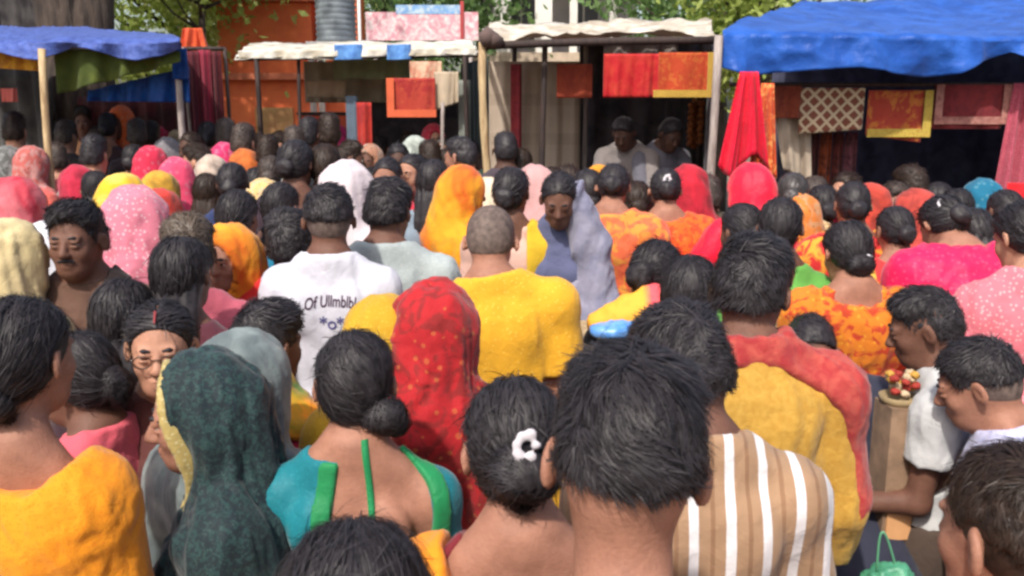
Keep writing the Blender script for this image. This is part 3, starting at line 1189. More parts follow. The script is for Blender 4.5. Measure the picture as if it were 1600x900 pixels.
    def veil(s, mat, g=.014, hem=.0, open_c=(0, .115, -.028), open_r=(.073, .105, .112), border=None, bw=.016, amp=.016, fw=.14, back=True, name='veil', arms=.75, k=.05, freq=(18, 18, 5), gb=.018, over=None, nr=.128):
        """cloth drawn over the head and falling on the shoulders and back"""
        sc = s.sc
        pr = [(Ell(s.hp(0, -.014, .03), (np.array((.074, .094, .084)) * s.hs + g) * sc, s.Rh), .03),
              (Ell(s.hp(0, -.035, -.03), (np.array((.072, .075, .085)) * s.hs + g) * sc, s.Rh), .05),
              (Cone(s.hp(0, -.03, -.01), s.tp(0, -.040, .42), .088 * sc, nr * sc), .08)]
        body = [(p, max(kk, .05)) for p, kk in s.get('torso', 'trap', 'delt', 'bust', 'blade')]
        for q in (0, 1):
            a = arms[q] if isinstance(arms, (tuple, list)) else arms
            if a > 0:
                S, E, W = s.sh[q], s.el[q], s.wr[q]
                body.append((Cone(S, S + (E - S) * min(a, 1), .058 * sc, .07 * sc), .06))
                if a > 1:
                    body.append((Cone(E, E + (W - E) * (a - 1), .07 * sc, .06 * sc), .05))
        cuts = [s.tcut(lambda x, y, z: hem - z)]
        if hem < -.1:
            body.append((Loft(s.P, s.Rt, [(hem * sc, .20 * sc, .16 * sc, -.01), (.0, .17 * sc, .125 * sc, -.01)]), .06))
        if not back:
            cuts.append(s.tcut(lambda x, y, z: .43 - z))
        allp = pr + [(_grow(p, gb), kk) for p, kk in body]
        opening = Ell(s.hp(*open_c), np.array(open_r) * sc, s.Rh)
        V, Fs = sdf_mesh(allp, s.vox * 1.1, k, subs=[(opening, .008)], cuts=cuts, zcut=s.P[2] + .05, coarse=2)
        n = vnormals(V, Fs)
        q = (V - s.C)
        ang = np.arctan2(q[:, 0], -q[:, 1])
        rr = np.linalg.norm(q[:, :2], axis=1)
        low = np.clip((s.C[2] + .06 - V[:, 2]) / .14, .55, 1)
        h = ridge(np.stack([ang * 3.2 + vnoise(V * 5, 3) * 1.2, V[:, 2] * 3.0, rr * 3], 1), s.seed, 3) ** 1.6 - .4
        V = V + n * (h * amp * low)[:, None]
        V = s.folds(V, Fs, amp * .6, freq, s.seed + 3, 1, 3)
        o = s.add(name, V, Fs, mat)
        if border:
            shell = lambda X, Y, Z: opening.ev(X, Y, Z, 0.0) - bw * 2
            Vb, Fb = sdf_mesh(allp, s.vox * .9, k, g=.011, subs=[(opening, .004)], cuts=cuts + [shell])
            mesh_obj('border', Vb, Fb, border, o)
        return s

    def shawl(s, mat, g=.026, hem=-.05, cut=None, neck=.50, arms=1.0, amp=.014, name='shawl', k=.07, subs=(), freq=(24, 24, 2.5), xmin=None, xmax=None, border=None, wide=0.0):
        """cloth wrapped round shoulders and back; cut: extra functions in torso coordinates (kept where negative)"""
        sc = s.sc
        body = [(p, max(kk, k)) for p, kk in s.get('torso', 'trap', 'delt', 'bust', 'blade')]
        for q in (0, 1):
            a = arms[q] if isinstance(arms, (tuple, list)) else arms
            if a > 0:
                S, E, W = s.sh[q], s.el[q], s.wr[q]
                body.append((Cone(S, S + (E - S) * min(a, 1), .050 * sc, .056 * sc), .06))
                if a > 1:
                    body.append((Cone(E, E + (W - E) * (a - 1), .056 * sc, .05 * sc), .05))
        cuts = [s.tcut(lambda x, y, z: hem - z), s.tcut(lambda x, y, z: z - neck - .8 * np.maximum(np.abs(x) - .07, 0))]
        if hem < -.1:
            body.append((Loft(s.P, s.Rt, [(hem * sc, .19 * sc, .15 * sc, -.01), (.0, .17 * sc, .125 * sc, -.01)]), .06))
        for c in (cut or []):
            cuts.append(s.tcut(c))
        sb = [(Ell(s.tp(*c), np.array(r) * sc, s.Rt), .01) for c, r in subs]
        V, Fs = sdf_mesh(body, s.vox * 1.05, k, g=g, cuts=cuts, subs=sb, zcut=s.P[2] + .02, coarse=2)
        if not len(V):
            print('EMPTY', name, s.label); return s
        V = s.folds(V, Fs, amp, freq, s.seed + 9, 1, 3)
        s.add(name, V, Fs, mat)
        return s

    def pallu(s, mat, side=-1, w=.085, hem=-.15, g=.016, **kw):
        """loose end of a sari over one shoulder, hanging down the back"""
        f = lambda x, y, z: np.abs(x - side * (.085 + .02 * (z - .4))) - w - .25 * np.maximum(.35 - z, 0) * .3
        return s.shawl(mat, g=g, hem=hem, cut=[f], arms=0, neck=.53, name='sari_end', **kw)

    def waist_wrap(s, mat, g=.018):
        f = lambda x, y, z: np.abs(z - .11 - .25 * x) - .07
        return s.shawl(mat, g=g, hem=-.1, cut=[f], arms=0, name='sari_wrap', amp=.012)


def _grow(p, g):
    import copy as _c
    q = _c.copy(p)
    if isinstance(q, Ell):
        q.r = q.r + g
    elif isinstance(q, Cone):
        q.ra += g * .7; q.rb += g * .7
    elif isinstance(q, Loft):
        q.rows = q.rows.copy(); q.rows[:, 1] += g; q.rows[:, 2] += g
    return q


EYE_W = plain('eye_white', (176, 164, 156), .25, bump=0)
EYE_B = plain('eye_dark', (26, 16, 12), .15, bump=0)


def clothT(t, *a, **k):
    return cloth(*a, trans=t, **k)

# ================================================================== GROUND AND BACKGROUND
def gnoise(x, y, s=1.0, seed=0):
    return float(vnoise(np.array([[x * s, y * s, 3.3]]), seed)[0]) - .5


gm = plain('lane_ground', (128, 112, 94), .95, c2=(96, 84, 72), scale=1.6, bump=.5, bdist=.05)
V, Fq = [], []
nx, ny = 60, 60
for i in range(nx + 1):
    for j in range(ny + 1):
        x, y = -60 + 120 * i / nx, -20 + 140 * j / ny
        V.append((x, y, -.02))
Fq = np.array([(i * (ny + 1) + j, (i + 1) * (ny + 1) + j, (i + 1) * (ny + 1) + j + 1, i * (ny + 1) + j + 1) for i in range(nx) for j in range(ny)])
g = mesh_obj('ground', V, Fq, gm, smooth=False)
setp(g, kind='structure')

WOODP = plain('bamboo_pale', (196, 172, 132), .7, c2=(140, 112, 80), scale=9, stretch=(4, 4, .6))
WOODD = plain('pole_dark', (62, 46, 42), .8, c2=(40, 30, 28), scale=9, stretch=(4, 4, .6))
WOODG = plain('pole_grey', (168, 156, 150), .6, c2=(120, 108, 104), scale=9, stretch=(4, 4, .6))
DARK = cloth('dark_backing', (88, 80, 84), 'mottle', (62, 58, 64), scale=5, rough=.9)  # darkness inside the stalls put into the colour of the backing sheets


def pole(parent, u, v, D, rad, mat, wob=.012, z0=-.05, du=0, name='pole', n=9):
    """upright stake whose top shows at pixel (u, v)"""
    t = at(u, v, D)
    pts, rr = [], []
    for i in range(n):
        k = i / (n - 1)
        z = z0 + (t.z - z0) * k
        pts.append((t.x - du * (1 - k) + wob * math.sin(k * 5.3 + u), D + wob * math.cos(k * 4 + u), z))
        rr.append(rad * (1.12 - .2 * k) * (1 + .08 * math.sin(i * 2.7)))
    o = MB().tube(pts, rr, 10).build(name, mat, None, True)
    o.parent = parent
    o.matrix_parent_inverse = Matrix.Translation(-Vector(parent.location))
    return o


def attach(o, parent):
    o.parent = parent
    o.matrix_parent_inverse = Matrix.Translation(-Vector(parent.location))
    return o


def bar(parent, a, b, rad, mat, name='beam', sag=0.0, n=7):
    a, b = Vector(a), Vector(b)
    pts = []
    for i in range(n):
        k = i / (n - 1)
        p = a.lerp(b, k)
        p.z -= sag * 4 * k * (1 - k)
        pts.append(p)
    return attach(MB().tube(pts, rad, 9).build(name, mat, None, True), parent)


def tarp(parent, corners, mat, name='tarp_roof', nu=36, nv=20, sag=.06, wr=.025, seed=1, th=.004, edge=None, front=None):
    """corners: front-left, front-right, back-right, back-left (world). edge(s): extra z of the front edge; front: list of (drop) for a hanging valance"""
    fl, fr, br, bl = [Vector(c) for c in corners]

    def fn(s, t):
        p = fl.lerp(fr, s).lerp(bl.lerp(br, s), t)
        z = -sag * 16 * s * (1 - s) * t * (1 - t)
        q = np.array([[p.x * 2.2, p.y * 2.2, seed * 3.1]])
        z += wr * (float(ridge(q, seed, 4)[0]) ** 1.5 - .4) * 2.6
        if edge is not None:
            z += edge(s) * (1 - t) ** 3
        return (p.x, p.y, p.z + z)
    return attach(MB().sheet(fn, nu, nv, th).build(name, mat, None, True), parent)


def curtain(name, p0, p1, drop, mat, label, cat, folds=5, depth=.03, nu=40, nv=16, hem=None, group=None, parent=None, taper=1.0, lean=0.0, seed=0, th=.006, top=None):
    """cloth hanging from the line p0-p1; drop in metres; hem(s): extra drop"""
    p0, p1 = Vector(p0), Vector(p1)
    d = (p1 - p0)
    n = Vector((-d.y, d.x, 0)).normalized() if d.xy.length > 1e-6 else Vector((0, 1, 0))
    mid = (p0 + p1) / 2

    def fn(s, t):
        p = p0.lerp(p1, s)
        k = 1 - (1 - taper) * (1 - t)
        p = mid + (p - mid) * k
        if top:
            p.z += top(s) * (1 - t)
        ph = s * folds * 2 * math.pi + math.sin(s * 7 + seed) * .8
        off = depth * (.35 + .65 * t) * (math.sin(ph) + .4 * math.sin(ph * 2.3 + seed + t * 2))
        dz = drop + (hem(s) if hem else 0)
        return (p.x + n.x * off + lean * t, p.y + n.y * off, p.z - dz * t)
    m = MB().sheet(fn, nu, nv, th)
    if parent is not None:
        return attach(m.build(name, mat, None, True), parent)
    o = m.build(name, mat, None, True, origin=tuple(mid))
    return setp(o, label, cat, group)


def hung_tarp(parent, corners, mat, drop, nu=110, nv=44, sag=.08, wr=.04, seed=1, th=.004, tv=.36, name='tarp_roof'):
    """one sheet of tarpaulin: the roof and the front edge folded down over the beam"""
    fl, fr, br, bl = [Vector(c) for c in corners]
    S, T = np.meshgrid(np.linspace(0, 1, nu + 1), np.linspace(0, 1, nv + 1), indexing='ij')
    A = np.clip((T - tv) / (1 - tv), 0, 1)
    Q = np.clip(T / tv, 0, 1)
    f = np.array(fl)[None, None] * (1 - S[..., None]) + np.array(fr)[None, None] * S[..., None]
    b = np.array(bl)[None, None] * (1 - S[..., None]) + np.array(br)[None, None] * S[..., None]
    P = f * (1 - A[..., None]) + b * A[..., None]
    D_ = np.vectorize(drop)(S)
    P[..., 2] -= D_ * (1 - Q) + .035 * np.exp(-A * 14) * (Q >= 1) + .035 * (Q < 1)
    P[..., 2] -= sag * 16 * S * (1 - S) * A * (1 - A)
    flat = P.reshape(-1, 3)
    w1 = ridge(flat * np.array((1.6, 1.6, 2.5)) + seed, seed, 4) ** 1.5 - .4
    w2 = ridge(np.stack([flat[:, 0] * 5 + flat[:, 2] * 2, flat[:, 1] * .9, flat[:, 2] * 2.2], 1), seed + 4, 3) ** 5 * 1.6 - .3
    w = (w1 * wr * 2.2 + w2 * wr * .9).reshape(S.shape)
    P[..., 2] += w * (.35 + .65 * (Q >= 1))
    P[..., 1] -= (w * 1.5 + .05 * np.sin(S * 23 + 2 * np.sin(S * 9)) * (1 - Q)) * (Q < 1)
    m = MB().sheet(lambda s_, t_: P[int(round(s_ * nu)), int(round(t_ * nv))], nu, nv, th)
    return attach(m.build(name, mat, None, True), parent)


# ---------------------------------------------------------------- right stall under the blue tarpaulin
BLUE = clothT(0.25, 'tarp_blue', (48, 104, 200), 'mottle', (34, 84, 172), scale=5, rough=.42, bump=.5, sheen=.1, vary=.15)
BLUEP = clothT(0.3, 'tarp_blue_faded', (92, 116, 196), 'mottle', (70, 92, 170), scale=22, rough=.55, bump=.5, vary=.2)
st = empty('market_stall', (2.6, 6.4, 0), 0, 'stall under a big bright blue tarpaulin at the right', 'stall', 'market stalls along the lane')
D0 = 5.9
fl, fr = at(1128, 58, D0), at(1720, 72, D0)
br, bl = at(1720, -6, 8.6), at(1250, 6, 8.6)


def hem_r(s):
    u = 1128 + s * 592
    px = np.interp(u, [1128, 1170, 1260, 1340, 1400, 1450, 1500, 1540, 1580, 1620, 1720], [34, 48, 36, 30, 38, 42, 36, 16, 2, 14, 30])
    return px / F_PX * D0 - .05


hung_tarp(st, (fl + Vector((0, 0, .06)), fr + Vector((0, 0, .06)), br, bl), BLUE, lambda q: hem_r(q) + .12, nu=130, sag=.12, wr=.022, seed=3)
pole(st, 1121, 55, D0 - .05, .029, WOODG, name='pole')
pole(st, 1655, 70, D0, .03, WOODG)
pole(st, 1255, 30, 8.4, .03, WOODD)
pole(st, 1640, 20, 8.4, .03, WOODD)
bar(st, at(1121, 64, D0 + .06), at(1700, 78, D0 + .06), .026, WOODD)
bar(st, at(1140, 132, D0 + .3), at(1640, 132, D0 + .3), .015, WOODD, name='hanging_rail')
curtain('back_cloth', at(1210, 60, 8.2), at(1700, 60, 8.2), 2.6, cloth('navy_backing', (74, 76, 98), 'mottle', (54, 56, 76), scale=6), '', '', folds=9, depth=.05, parent=st)
curtain('side_cloth', at(1700, 70, 6.0), at(1700, 60, 8.2), 2.4, DARK, '', '', folds=5, depth=.04, parent=st)
mb = MB().box((2.75, 6.6, .44), (1.15, .42, .44))
attach(mb.build('counter', cloth('counter_cloth', (96, 30, 36), 'floral', (160, 100, 40), (60, 20, 24), scale=22)), st)
HG = 'cloths hung up for sale'
RED = clothT(0.2, 'sari_red', (232, 22, 58), 'dots', (224, 60, 84), scale=60, vary=.2, rough=.6)
HY = D0 + .28
def hang(u0, u1, v0, v1, mat, label, D=HY, cat='hanging cloth', name='hanging_cloth', folds=2, depth=.012, **kw):
    a, b = at(u0, v0, D), at(u1, v0, D)
    return curtain(name, a, b, (v1 - v0) / F_PX * D * 1.01, mat, label, cat, folds=folds, depth=depth, group=HG, **kw)


hang(1130, 1212, 112, 252, RED, 'bright red sari hanging bunched beside the grey pole', D0 - .22, taper=.34, folds=3, depth=.04, hem=lambda s: .07 * math.sin(s * 7), name='hanging_sari')
hang(1178, 1222, 130, 262, cloth('sari_orange_gold', (206, 84, 40), 'floral', (226, 150, 84), (190, 40, 40), scale=26), 'orange and gold sari end hanging right of the red sari', D0 - .14, taper=.4, folds=2.5, depth=.035, name='hanging_sari', hem=lambda s: .05 * s)
hang(1200, 1252, 134, 182, cloth('rust_cloth', (136, 62, 40), 'mottle', (112, 46, 34), scale=12), 'small plain rust cloth left of the lattice cloth')
hang(1252, 1352, 137, 206, cloth('lattice_cloth', (126, 74, 58), 'lattice', (198, 178, 148), scale=11, amount=.28), 'brown cloth with cream diamond lattice print', hem=lambda s: -.03 * s)
hang(1358, 1446, 141, 208, cloth('gold_red', (164, 62, 46), 'floral', (188, 110, 52), (150, 40, 40), scale=22), 'red cloth with orange print and yellow border', hem=lambda s: .05 * s)
o = bpy.data.objects[-1] if False else None
hang(1462, 1572, 132, 196, cloth('maroon_cloth', (120, 40, 44), 'mottle', (104, 34, 40), scale=20), 'maroon cloth with pale pink frame border', hem=lambda s: .01)


def frame(u0, u1, v0, v1, D, w, mat, label, sides='lrb', name='border'):
    """woven border on a hung cloth, a strip lying just proud of it"""
    tgt = [o for o in COL.objects if o.get('label') == label][0]
    a, b, c = at(u0, v0, D), at(u1, v1, D), None
    m = MB()
    if 'b' in sides:
        m.box(((a.x + b.x) / 2, D - .022, b.z + w / 2), ((b.x - a.x) / 2, .004, w / 2))
    if 'l' in sides:
        m.box((a.x + w / 2, D - .0245, (a.z + b.z) / 2), (w / 2, .004, (a.z - b.z) / 2))
    if 'r' in sides:
        m.box((b.x - w / 2, D - .0245, (a.z + b.z) / 2), (w / 2, .004, (a.z - b.z) / 2))
    o = m.build(name, mat)
    attach(o, tgt)


frame(1358, 1450, 141, 214, HY, .055, cloth('yellow_border', (186, 160, 72), 'dots', (150, 96, 40), scale=60), 'red cloth with orange print and yellow border', 'rb')
frame(1462, 1572, 132, 194, HY, .05, cloth('pink_border', (170, 118, 108), 'mottle', (140, 90, 84), scale=30), 'maroon cloth with pale pink frame border')
for k, (u0, u1, c, lb) in enumerate(((1264, 1280, (90, 44, 44), 'narrow brown garment hanging at the left of the stall rack'), (1283, 1300, (150, 70, 40), 'narrow rust orange garment hanging in the stall rack'),
                                     (1304, 1318, (110, 50, 46), 'narrow maroon garment between rust and pinkish ones'), (1322, 1340, (128, 74, 84), 'narrow pinkish garment at the right of the stall rack'))):
    hang(u0, u1, 206, 296, cloth('rack_cloth_%s' % 'abcd'[k], c, 'mottle', tuple(int(x * .6) for x in c), scale=18), lb, HY + .35, folds=1.5, depth=.02, nu=14)
hang(1216, 1262, 182, 262, clothT(0.3, 'cream_drape', (206, 188, 168), vary=.25), 'cream cloth draped from the stall pole beside the garments', HY + .1, folds=2, depth=.03, taper=1.2, hem=lambda s: .1 * s, lean=.06)
hang(1572, 1640, 130, 300, cloth('pink_net', (170, 74, 92), 'dots', (196, 120, 130), scale=70), 'pinkish red netted cloth hanging at the right edge', HY - .05, folds=3, depth=.04, taper=.6)
hang(1575, 1625, 286, 330, cloth('bright_red', (222, 30, 40)), 'bright red folded cloth under the pink netted cloth', HY - .35, folds=1.5, depth=.02)

# ---------------------------------------------------------------- centre stall
CREAM = clothT(0.15, 'tarp_cream', (226, 216, 200), 'mottle', (186, 170, 148), scale=6, rough=.6, bump=.6)
st = empty('market_stall', (.9, 7.2, 0), 0, 'stall with lumpy cream tarpaulin roof and dark front beam in the centre', 'stall', 'market stalls along the lane')
D1 = 6.5
tarp(st, (at(742, 68, D1), at(1118, 56, D1), at(1105, 34, 8.8), at(765, 46, 8.8)), CREAM, nu=50, nv=20, sag=.05, wr=.055, seed=8, edge=lambda s: .10 * (float(fbm(np.array([[s * 7, .5, .5]]), 16)[0]) - .5))
bar(st, at(752, 72, D1), at(1118, 63, D1), .028, WOODD, sag=-.01)
bar(st, at(752, 80, D1 + .2), at(752, 60, 8.6), .024, WOODD)
pole(st, 760, 66, D1, .03, WOODP, wob=.03, n=14)
pole(st, 850, 66, D1 + .15, .022, WOODD)
pole(st, 915, 66, 8.0, .022, WOODG)
pole(st, 805, 66, 8.4, .022, WOODD)
pole(st, 1100, 50, 8.6, .03, WOODD)
mb = MB()
for (u, v, r) in ((762, 62, .075), (770, 66, .06)):
    p = at(u, v, D1 - .03)
    mb.tube([(p.x - .05, p.y - .02, p.z), (p.x, p.y - .03, p.z + .015), (p.x + .06, p.y, p.z)], [r * .6, r, r * .6], 9)
attach(mb.build('rope_lashing', plain('lashing', (96, 78, 74), .9), None, True), st)
curtain('back_cloth', at(906, 60, 8.7), at(1125, 60, 8.7), 2.7, DARK, '', '', folds=6, depth=.05, parent=st)
curtain('side_cloth', at(1112, 75, 6.7), at(1112, 60, 8.7), 2.4, DARK, '', '', folds=4, depth=.03, parent=st)
curtain('side_sheet', at(764, 96, 7.9), at(908, 96, 7.9), 2.2, clothT(0.3, 'cream_sheet', (196, 178, 160), 'bands', (186, 168, 150), scale=3, vary=.12), '', '', folds=4, depth=.025, parent=st)
curtain('scarf_strip', at(798, 100, 7.8), at(815, 100, 7.8), 1.0, cloth('strip_red', (150, 52, 58), 'mottle', (120, 40, 48), scale=14), '', '', folds=1, depth=.02, parent=st, nu=10)
mb = MB().box((1.05, 7.6, .22), (.75, .8, .22))
attach(mb.build('platform', plain('platform_wood', (92, 70, 54), .8, scale=4, stretch=(1, 8, 8))), st)
mb = MB().box((.95, 6.75, .42), (.62, .22, .42))
attach(mb.build('counter', cloth('counter_cloth_b', (110, 40, 36), 'floral', (170, 120, 50), (70, 20, 24), scale=20)), st)
hang(944, 1032, 84, 148, clothT(0.3, 'banner_red', (200, 36, 44), 'mottle', (206, 62, 50), scale=14, rough=.6), 'red cloth hanging under the centre stall beam', D1 - .05, folds=2.5, depth=.018)
hang(1030, 1112, 82, 144, clothT(0.3, 'banner_orange', (196, 76, 44), 'floral', (204, 104, 52), (190, 60, 44), scale=34), 'orange printed cloth with yellow fringe by the grey pole', D1 - .06, folds=1.5, depth=.012)
frame(1022, 1114, 82, 152, D1 - .06, .05, cloth('fringe_yellow', (196, 164, 74), 'stripes', (150, 110, 40), scale=70), 'orange printed cloth with yellow fringe by the grey pole', 'rb', 'fringe')
hang(870, 926, 100, 150, cloth('rust_square', (146, 62, 40), 'mottle', (124, 48, 34), scale=10), 'rust square cloth hanging right of the dark post', D1 + .3, folds=1, depth=.008)
hang(944, 1060, 68, 86, cloth('grey_bundle', (128, 120, 116), 'mottle', (90, 80, 78), scale=10), 'rolled grey cloth stuffed under the centre stall roof', D1 + .1, folds=3, depth=.03)
# marigold garland
g = empty('marigold_garland', tuple(at(1088, 158, 7.4)), 0, 'dull orange marigold garland hanging inside the dark stall', 'garland')
prs = []
for k in range(22):
    prs.append(Ell((.045 * math.sin(k * 2.1), .04 * math.cos(k * 2.1), -.017 * k), (.032, .032, .026)))
V, Fs = sdf_mesh(prs, .011, .008)
mesh_obj('flowers', V + vnormals(V, Fs) * ((vnoise(V * 90, 2) - .5) * .014)[:, None], Fs, plain('marigold', (150, 84, 34), .9, c2=(96, 50, 26), scale=40), g)
MB().tube([(0, 0, 0), (0, 0, .32)], .006, 6).build('string', WOODP, g, True)

# ---------------------------------------------------------------- middle left stall, white roof with blue patches
WHITE = clothT(0.15, 'tarp_white', (234, 230, 220), 'mottle', (198, 188, 168), scale=5, rough=.6, bump=.6, vary=.12)
st = empty('market_stall', (-1.5, 9.4, 0), 0, 'stall with long white roof patched in blue left of centre', 'stall', 'market stalls along the lane')
D2 = 8.8
tarp(st, (at(366, 90, D2), at(748, 82, D2), at(736, 65, 10.8), at(392, 71, 10.8)), WHITE, nu=60, nv=18, sag=.03, wr=.03, seed=5, edge=lambda s: -.02 + .06 * (float(fbm(np.array([[s * 8, .5, .5]]), 6)[0]) - .5))
for (u0, u1) in ((522, 566), (604, 642)):
    a, b = at(u0, 70, D2 - .015), at(u1, 69, D2 - .015)
    curtain('roof_patch', a, b, .14, cloth('patch_blue', (96, 146, 206), 'mottle', (70, 112, 176), scale=14), '', '', folds=1.2, depth=.02, parent=st, nu=12)
curtain('roof_hem', at(372, 80, D2), at(745, 74, D2), .06, WHITE, '', '', folds=7, depth=.018, nu=110, nv=6, parent=st, hem=lambda s: .05 * (float(fbm(np.array([[s * 9, 1.5, 2.5]]), 4)[0]) - .3), top=lambda s: .06 * (float(fbm(np.array([[s * 5, 8.5, 2.5]]), 5)[0]) - .5))
bar(st, at(370, 92, D2 + .05), at(748, 86, D2 + .05), .02, WOODD)
pole(st, 398, 88, D2, .024, WOODD, du=-.06)
pole(st, 466, 88, D2 + .1, .018, WOODD)
pole(st, 692, 160, D2 - .3, .018, WOODG)
pole(st, 728, 88, D2, .022, WOODD)
pole(st, 400, 76, 10.7, .02, WOODD)
pole(st, 730, 72, 10.7, .02, WOODD)
curtain('back_sheet', at(474, 96, 10.3), at(640, 96, 10.3), .45, clothT(0.3, 'beige_sheet', (196, 180, 158), vary=.2), '', '', folds=4, depth=.03, parent=st)
curtain('green_sheet', at(520, 93, 9.6), at(640, 93, 9.6), .20, clothT(0.3, 'green_sheet', (176, 186, 150), vary=.2), '', '', folds=3, depth=.03, parent=st)
curtain('back_cloth', at(545, 148, 10.4), at(770, 130, 10.4), 2.2, DARK, '', '', folds=6, depth=.05, parent=st)
curtain('side_cloth', at(722, 100, 9.0), at(762, 90, 10.4), 2.2, cloth('dark_green_backing', (40, 46, 38)), '', '', folds=5, depth=.05, parent=st)
hang(606, 680, 122, 180, cloth('rust_banner', (166, 58, 44), 'floral', (150, 40, 40), (176, 84, 52), scale=16), 'rust red printed banner with orange hem under the white roof', D2 - .1, folds=1, depth=.015)
frame(604, 682, 122, 183, D2 - .1, .07, cloth('hem_orange', (206, 96, 62)), 'rust red printed banner with orange hem under the white roof', 'lb', 'hem')
hang(678, 716, 112, 170, clothT(0.3, 'pale_cloth', (206, 188, 164), vary=.2), 'pale cream cloth hanging right of the rust banner', D2 - .06, folds=1.5, depth=.02, hem=lambda s: -.08 * s)
hang(640, 690, 96, 122, cloth('faded_red', (190, 124, 100), 'mottle', (206, 176, 150), scale=12), 'faded pinkish cloth above the rust banner', D2 - .02, folds=1.5, depth=.02)
hang(557, 580, 160, 268, cloth('sari_red_orange', (176, 50, 40), 'mottle', (150, 40, 40), scale=8), 'narrow red orange sari hanging at the dark doorway', D2 + .2, folds=1.5, depth=.04, nu=14, name='hanging_sari')
hang(540, 558, 150, 262, cloth('slate_strip', (92, 106, 122)), 'slate blue cloth strip left of the red orange sari', D2 + .3, folds=1, depth=.03, nu=12)
hang(716, 735, 125, 250, cloth('slate_pale', (126, 130, 124)), 'grey green cloth strip by the bamboo pole', D2 + .1, folds=1, depth=.03, nu=12)
hang(478, 540, 126, 150, cloth('beige_fold', (186, 160, 134)), 'beige folded cloth over the orange box', D2 + .9, folds=2, depth=.02)
# orange painted box
p = at(510, 172, 10.0)
b = empty('wooden_chest', (p.x, 10.0, 0), 0, 'orange painted chest standing behind the heads under the white roof', 'chest')
MB().box((0, 0, .95), (.26, .2, .95)).build('cabinet', plain('orange_paint', (212, 84, 44), .6, c2=(190, 66, 40)), b)
MB().box((0, 0, 1.915), (.28, .22, .015)).build('lid', WOODD, b)

# ---------------------------------------------------------------- left stall with the blue tarp and olive sheet
st = empty('market_stall', (-3.4, 7.6, 0), 0, 'stall with faded blue tarpaulin over an olive green sheet at the left', 'stall', 'market stalls along the lane')
D3 = 7.0


def hem_l(s):
    u = -120 + s * 402
    px = np.interp(u, [-120, 0, 40, 62, 85, 110, 140, 180, 215, 250, 282], [18, 12, 22, 26, 16, 4, 6, 20, 24, 18, 6])
    return px / F_PX * D3 - .06


fl, fr = at(-120, 66, D3), at(282, 66, D3)
hung_tarp(st, (fl + Vector((0, 0, .03)), fr + Vector((0, 0, .03)), at(262, 58, 9.3), at(-100, 44, 9.3)), BLUEP, lambda q: hem_l(q) + .07, nu=100, sag=-.05, wr=.020, seed=12)
pole(st, 64, 76, D3 - .05, .03, WOODP, du=.03)
pole(st, 277, 60, D3 + .3, .028, WOODG)
pole(st, -100, 50, 9.2, .03, WOODD)
bar(st, at(-110, 72, D3 + .05), at(282, 70, D3 + .05), .024, WOODD)
bar(st, at(280, 70, D3 + .05), at(262, 60, 9.2), .022, WOODD)
curtain('olive_sheet', at(84, 76, D3 + .12), at(282, 80, D3 + .12), .24, clothT(0.3, 'olive_sheet', (96, 108, 44), 'mottle', (78, 92, 40), scale=6, vary=.25), '', '', folds=3, depth=.05, parent=st, hem=lambda s: .10 - .26 * s, seed=3)
curtain('yellow_strip', at(-60, 80, D3 + .1), at(62, 84, D3 + .1), .11, cloth('yellow_strip', (204, 148, 40), 'mottle', (170, 110, 36), scale=20), '', '', folds=3, depth=.02, parent=st, hem=lambda s: .02 * s)
BLUED = clothT(0.3, 'tarp_blue_deep', (22, 84, 164), 'mottle', (18, 64, 136), scale=10, rough=.45, bump=.5)
curtain('lower_tarp', at(138, 142, D3 + .35), at(296, 104, D3 + .35), .10, BLUED, '', '', folds=4, depth=.04, parent=st, hem=lambda s: .20 * s - .02, nu=50, seed=4)
curtain('corner_flap', at(268, 74, D3 + .2), at(292, 76, D3 + .3), .24, BLUED, '', '', folds=1, depth=.03, parent=st, nu=12)
curtain('back_cloth', at(-140, 100, 9.4), at(70, 110, 9.4), 2.1, cloth('grey_backing', (78, 76, 74), 'mottle', (50, 48, 48), scale=3), '', '', folds=6, depth=.06, parent=st)
curtain('back_cloth', at(120, 150, 9.6), at(290, 150, 9.6), 2.1, cloth('maroon_backing', (84, 34, 36), 'mottle', (56, 28, 30), scale=5), '', '', folds=6, depth=.06, parent=st)
hang(0, 26, 138, 158, cloth('coral_cloth', (202, 104, 96)), 'coral pink cloth hanging at the left edge under the tarpaulin', 8.4, folds=1, depth=.02)

# maroon cloth rack beside it
for k, (u0, u1, v0, c, c2, lb) in enumerate(((290, 310, 80, (96, 30, 42), (70, 24, 34), 'dark maroon cloth length at the left of the maroon rack'),
                                             (308, 328, 78, (140, 38, 60), (104, 30, 46), 'brighter crimson cloth length in the maroon rack'),
                                             (326, 345, 80, (88, 24, 32), (64, 20, 28), 'deep maroon cloth length next to the orange wall'))):
    hang(u0, u1, v0, 205, cloth('rack_maroon_%s' % 'abc'[k], c, 'stripes', c2, scale=16), lb, 8.2, folds=1.5, depth=.03, nu=16)
st = empty('cloth_rack', tuple(at(318, 70, 8.25).xy) + (0,), 0, 'wooden rack carrying maroon cloth lengths beside the orange wall', 'rack')
bar(st, at(288, 76, 8.25), at(350, 76, 8.25), .018, WOODD)
pole(st, 288, 74, 8.25, .018, WOODG)
pole(st, 349, 74, 8.25, .018, WOODD)
hang(276, 325, 44, 80, cloth('orange_flag', (216, 92, 48), 'mottle', (196, 74, 44), scale=8), 'orange cloth bundle above the maroon rack', 8.3, folds=2, depth=.05, taper=.6)

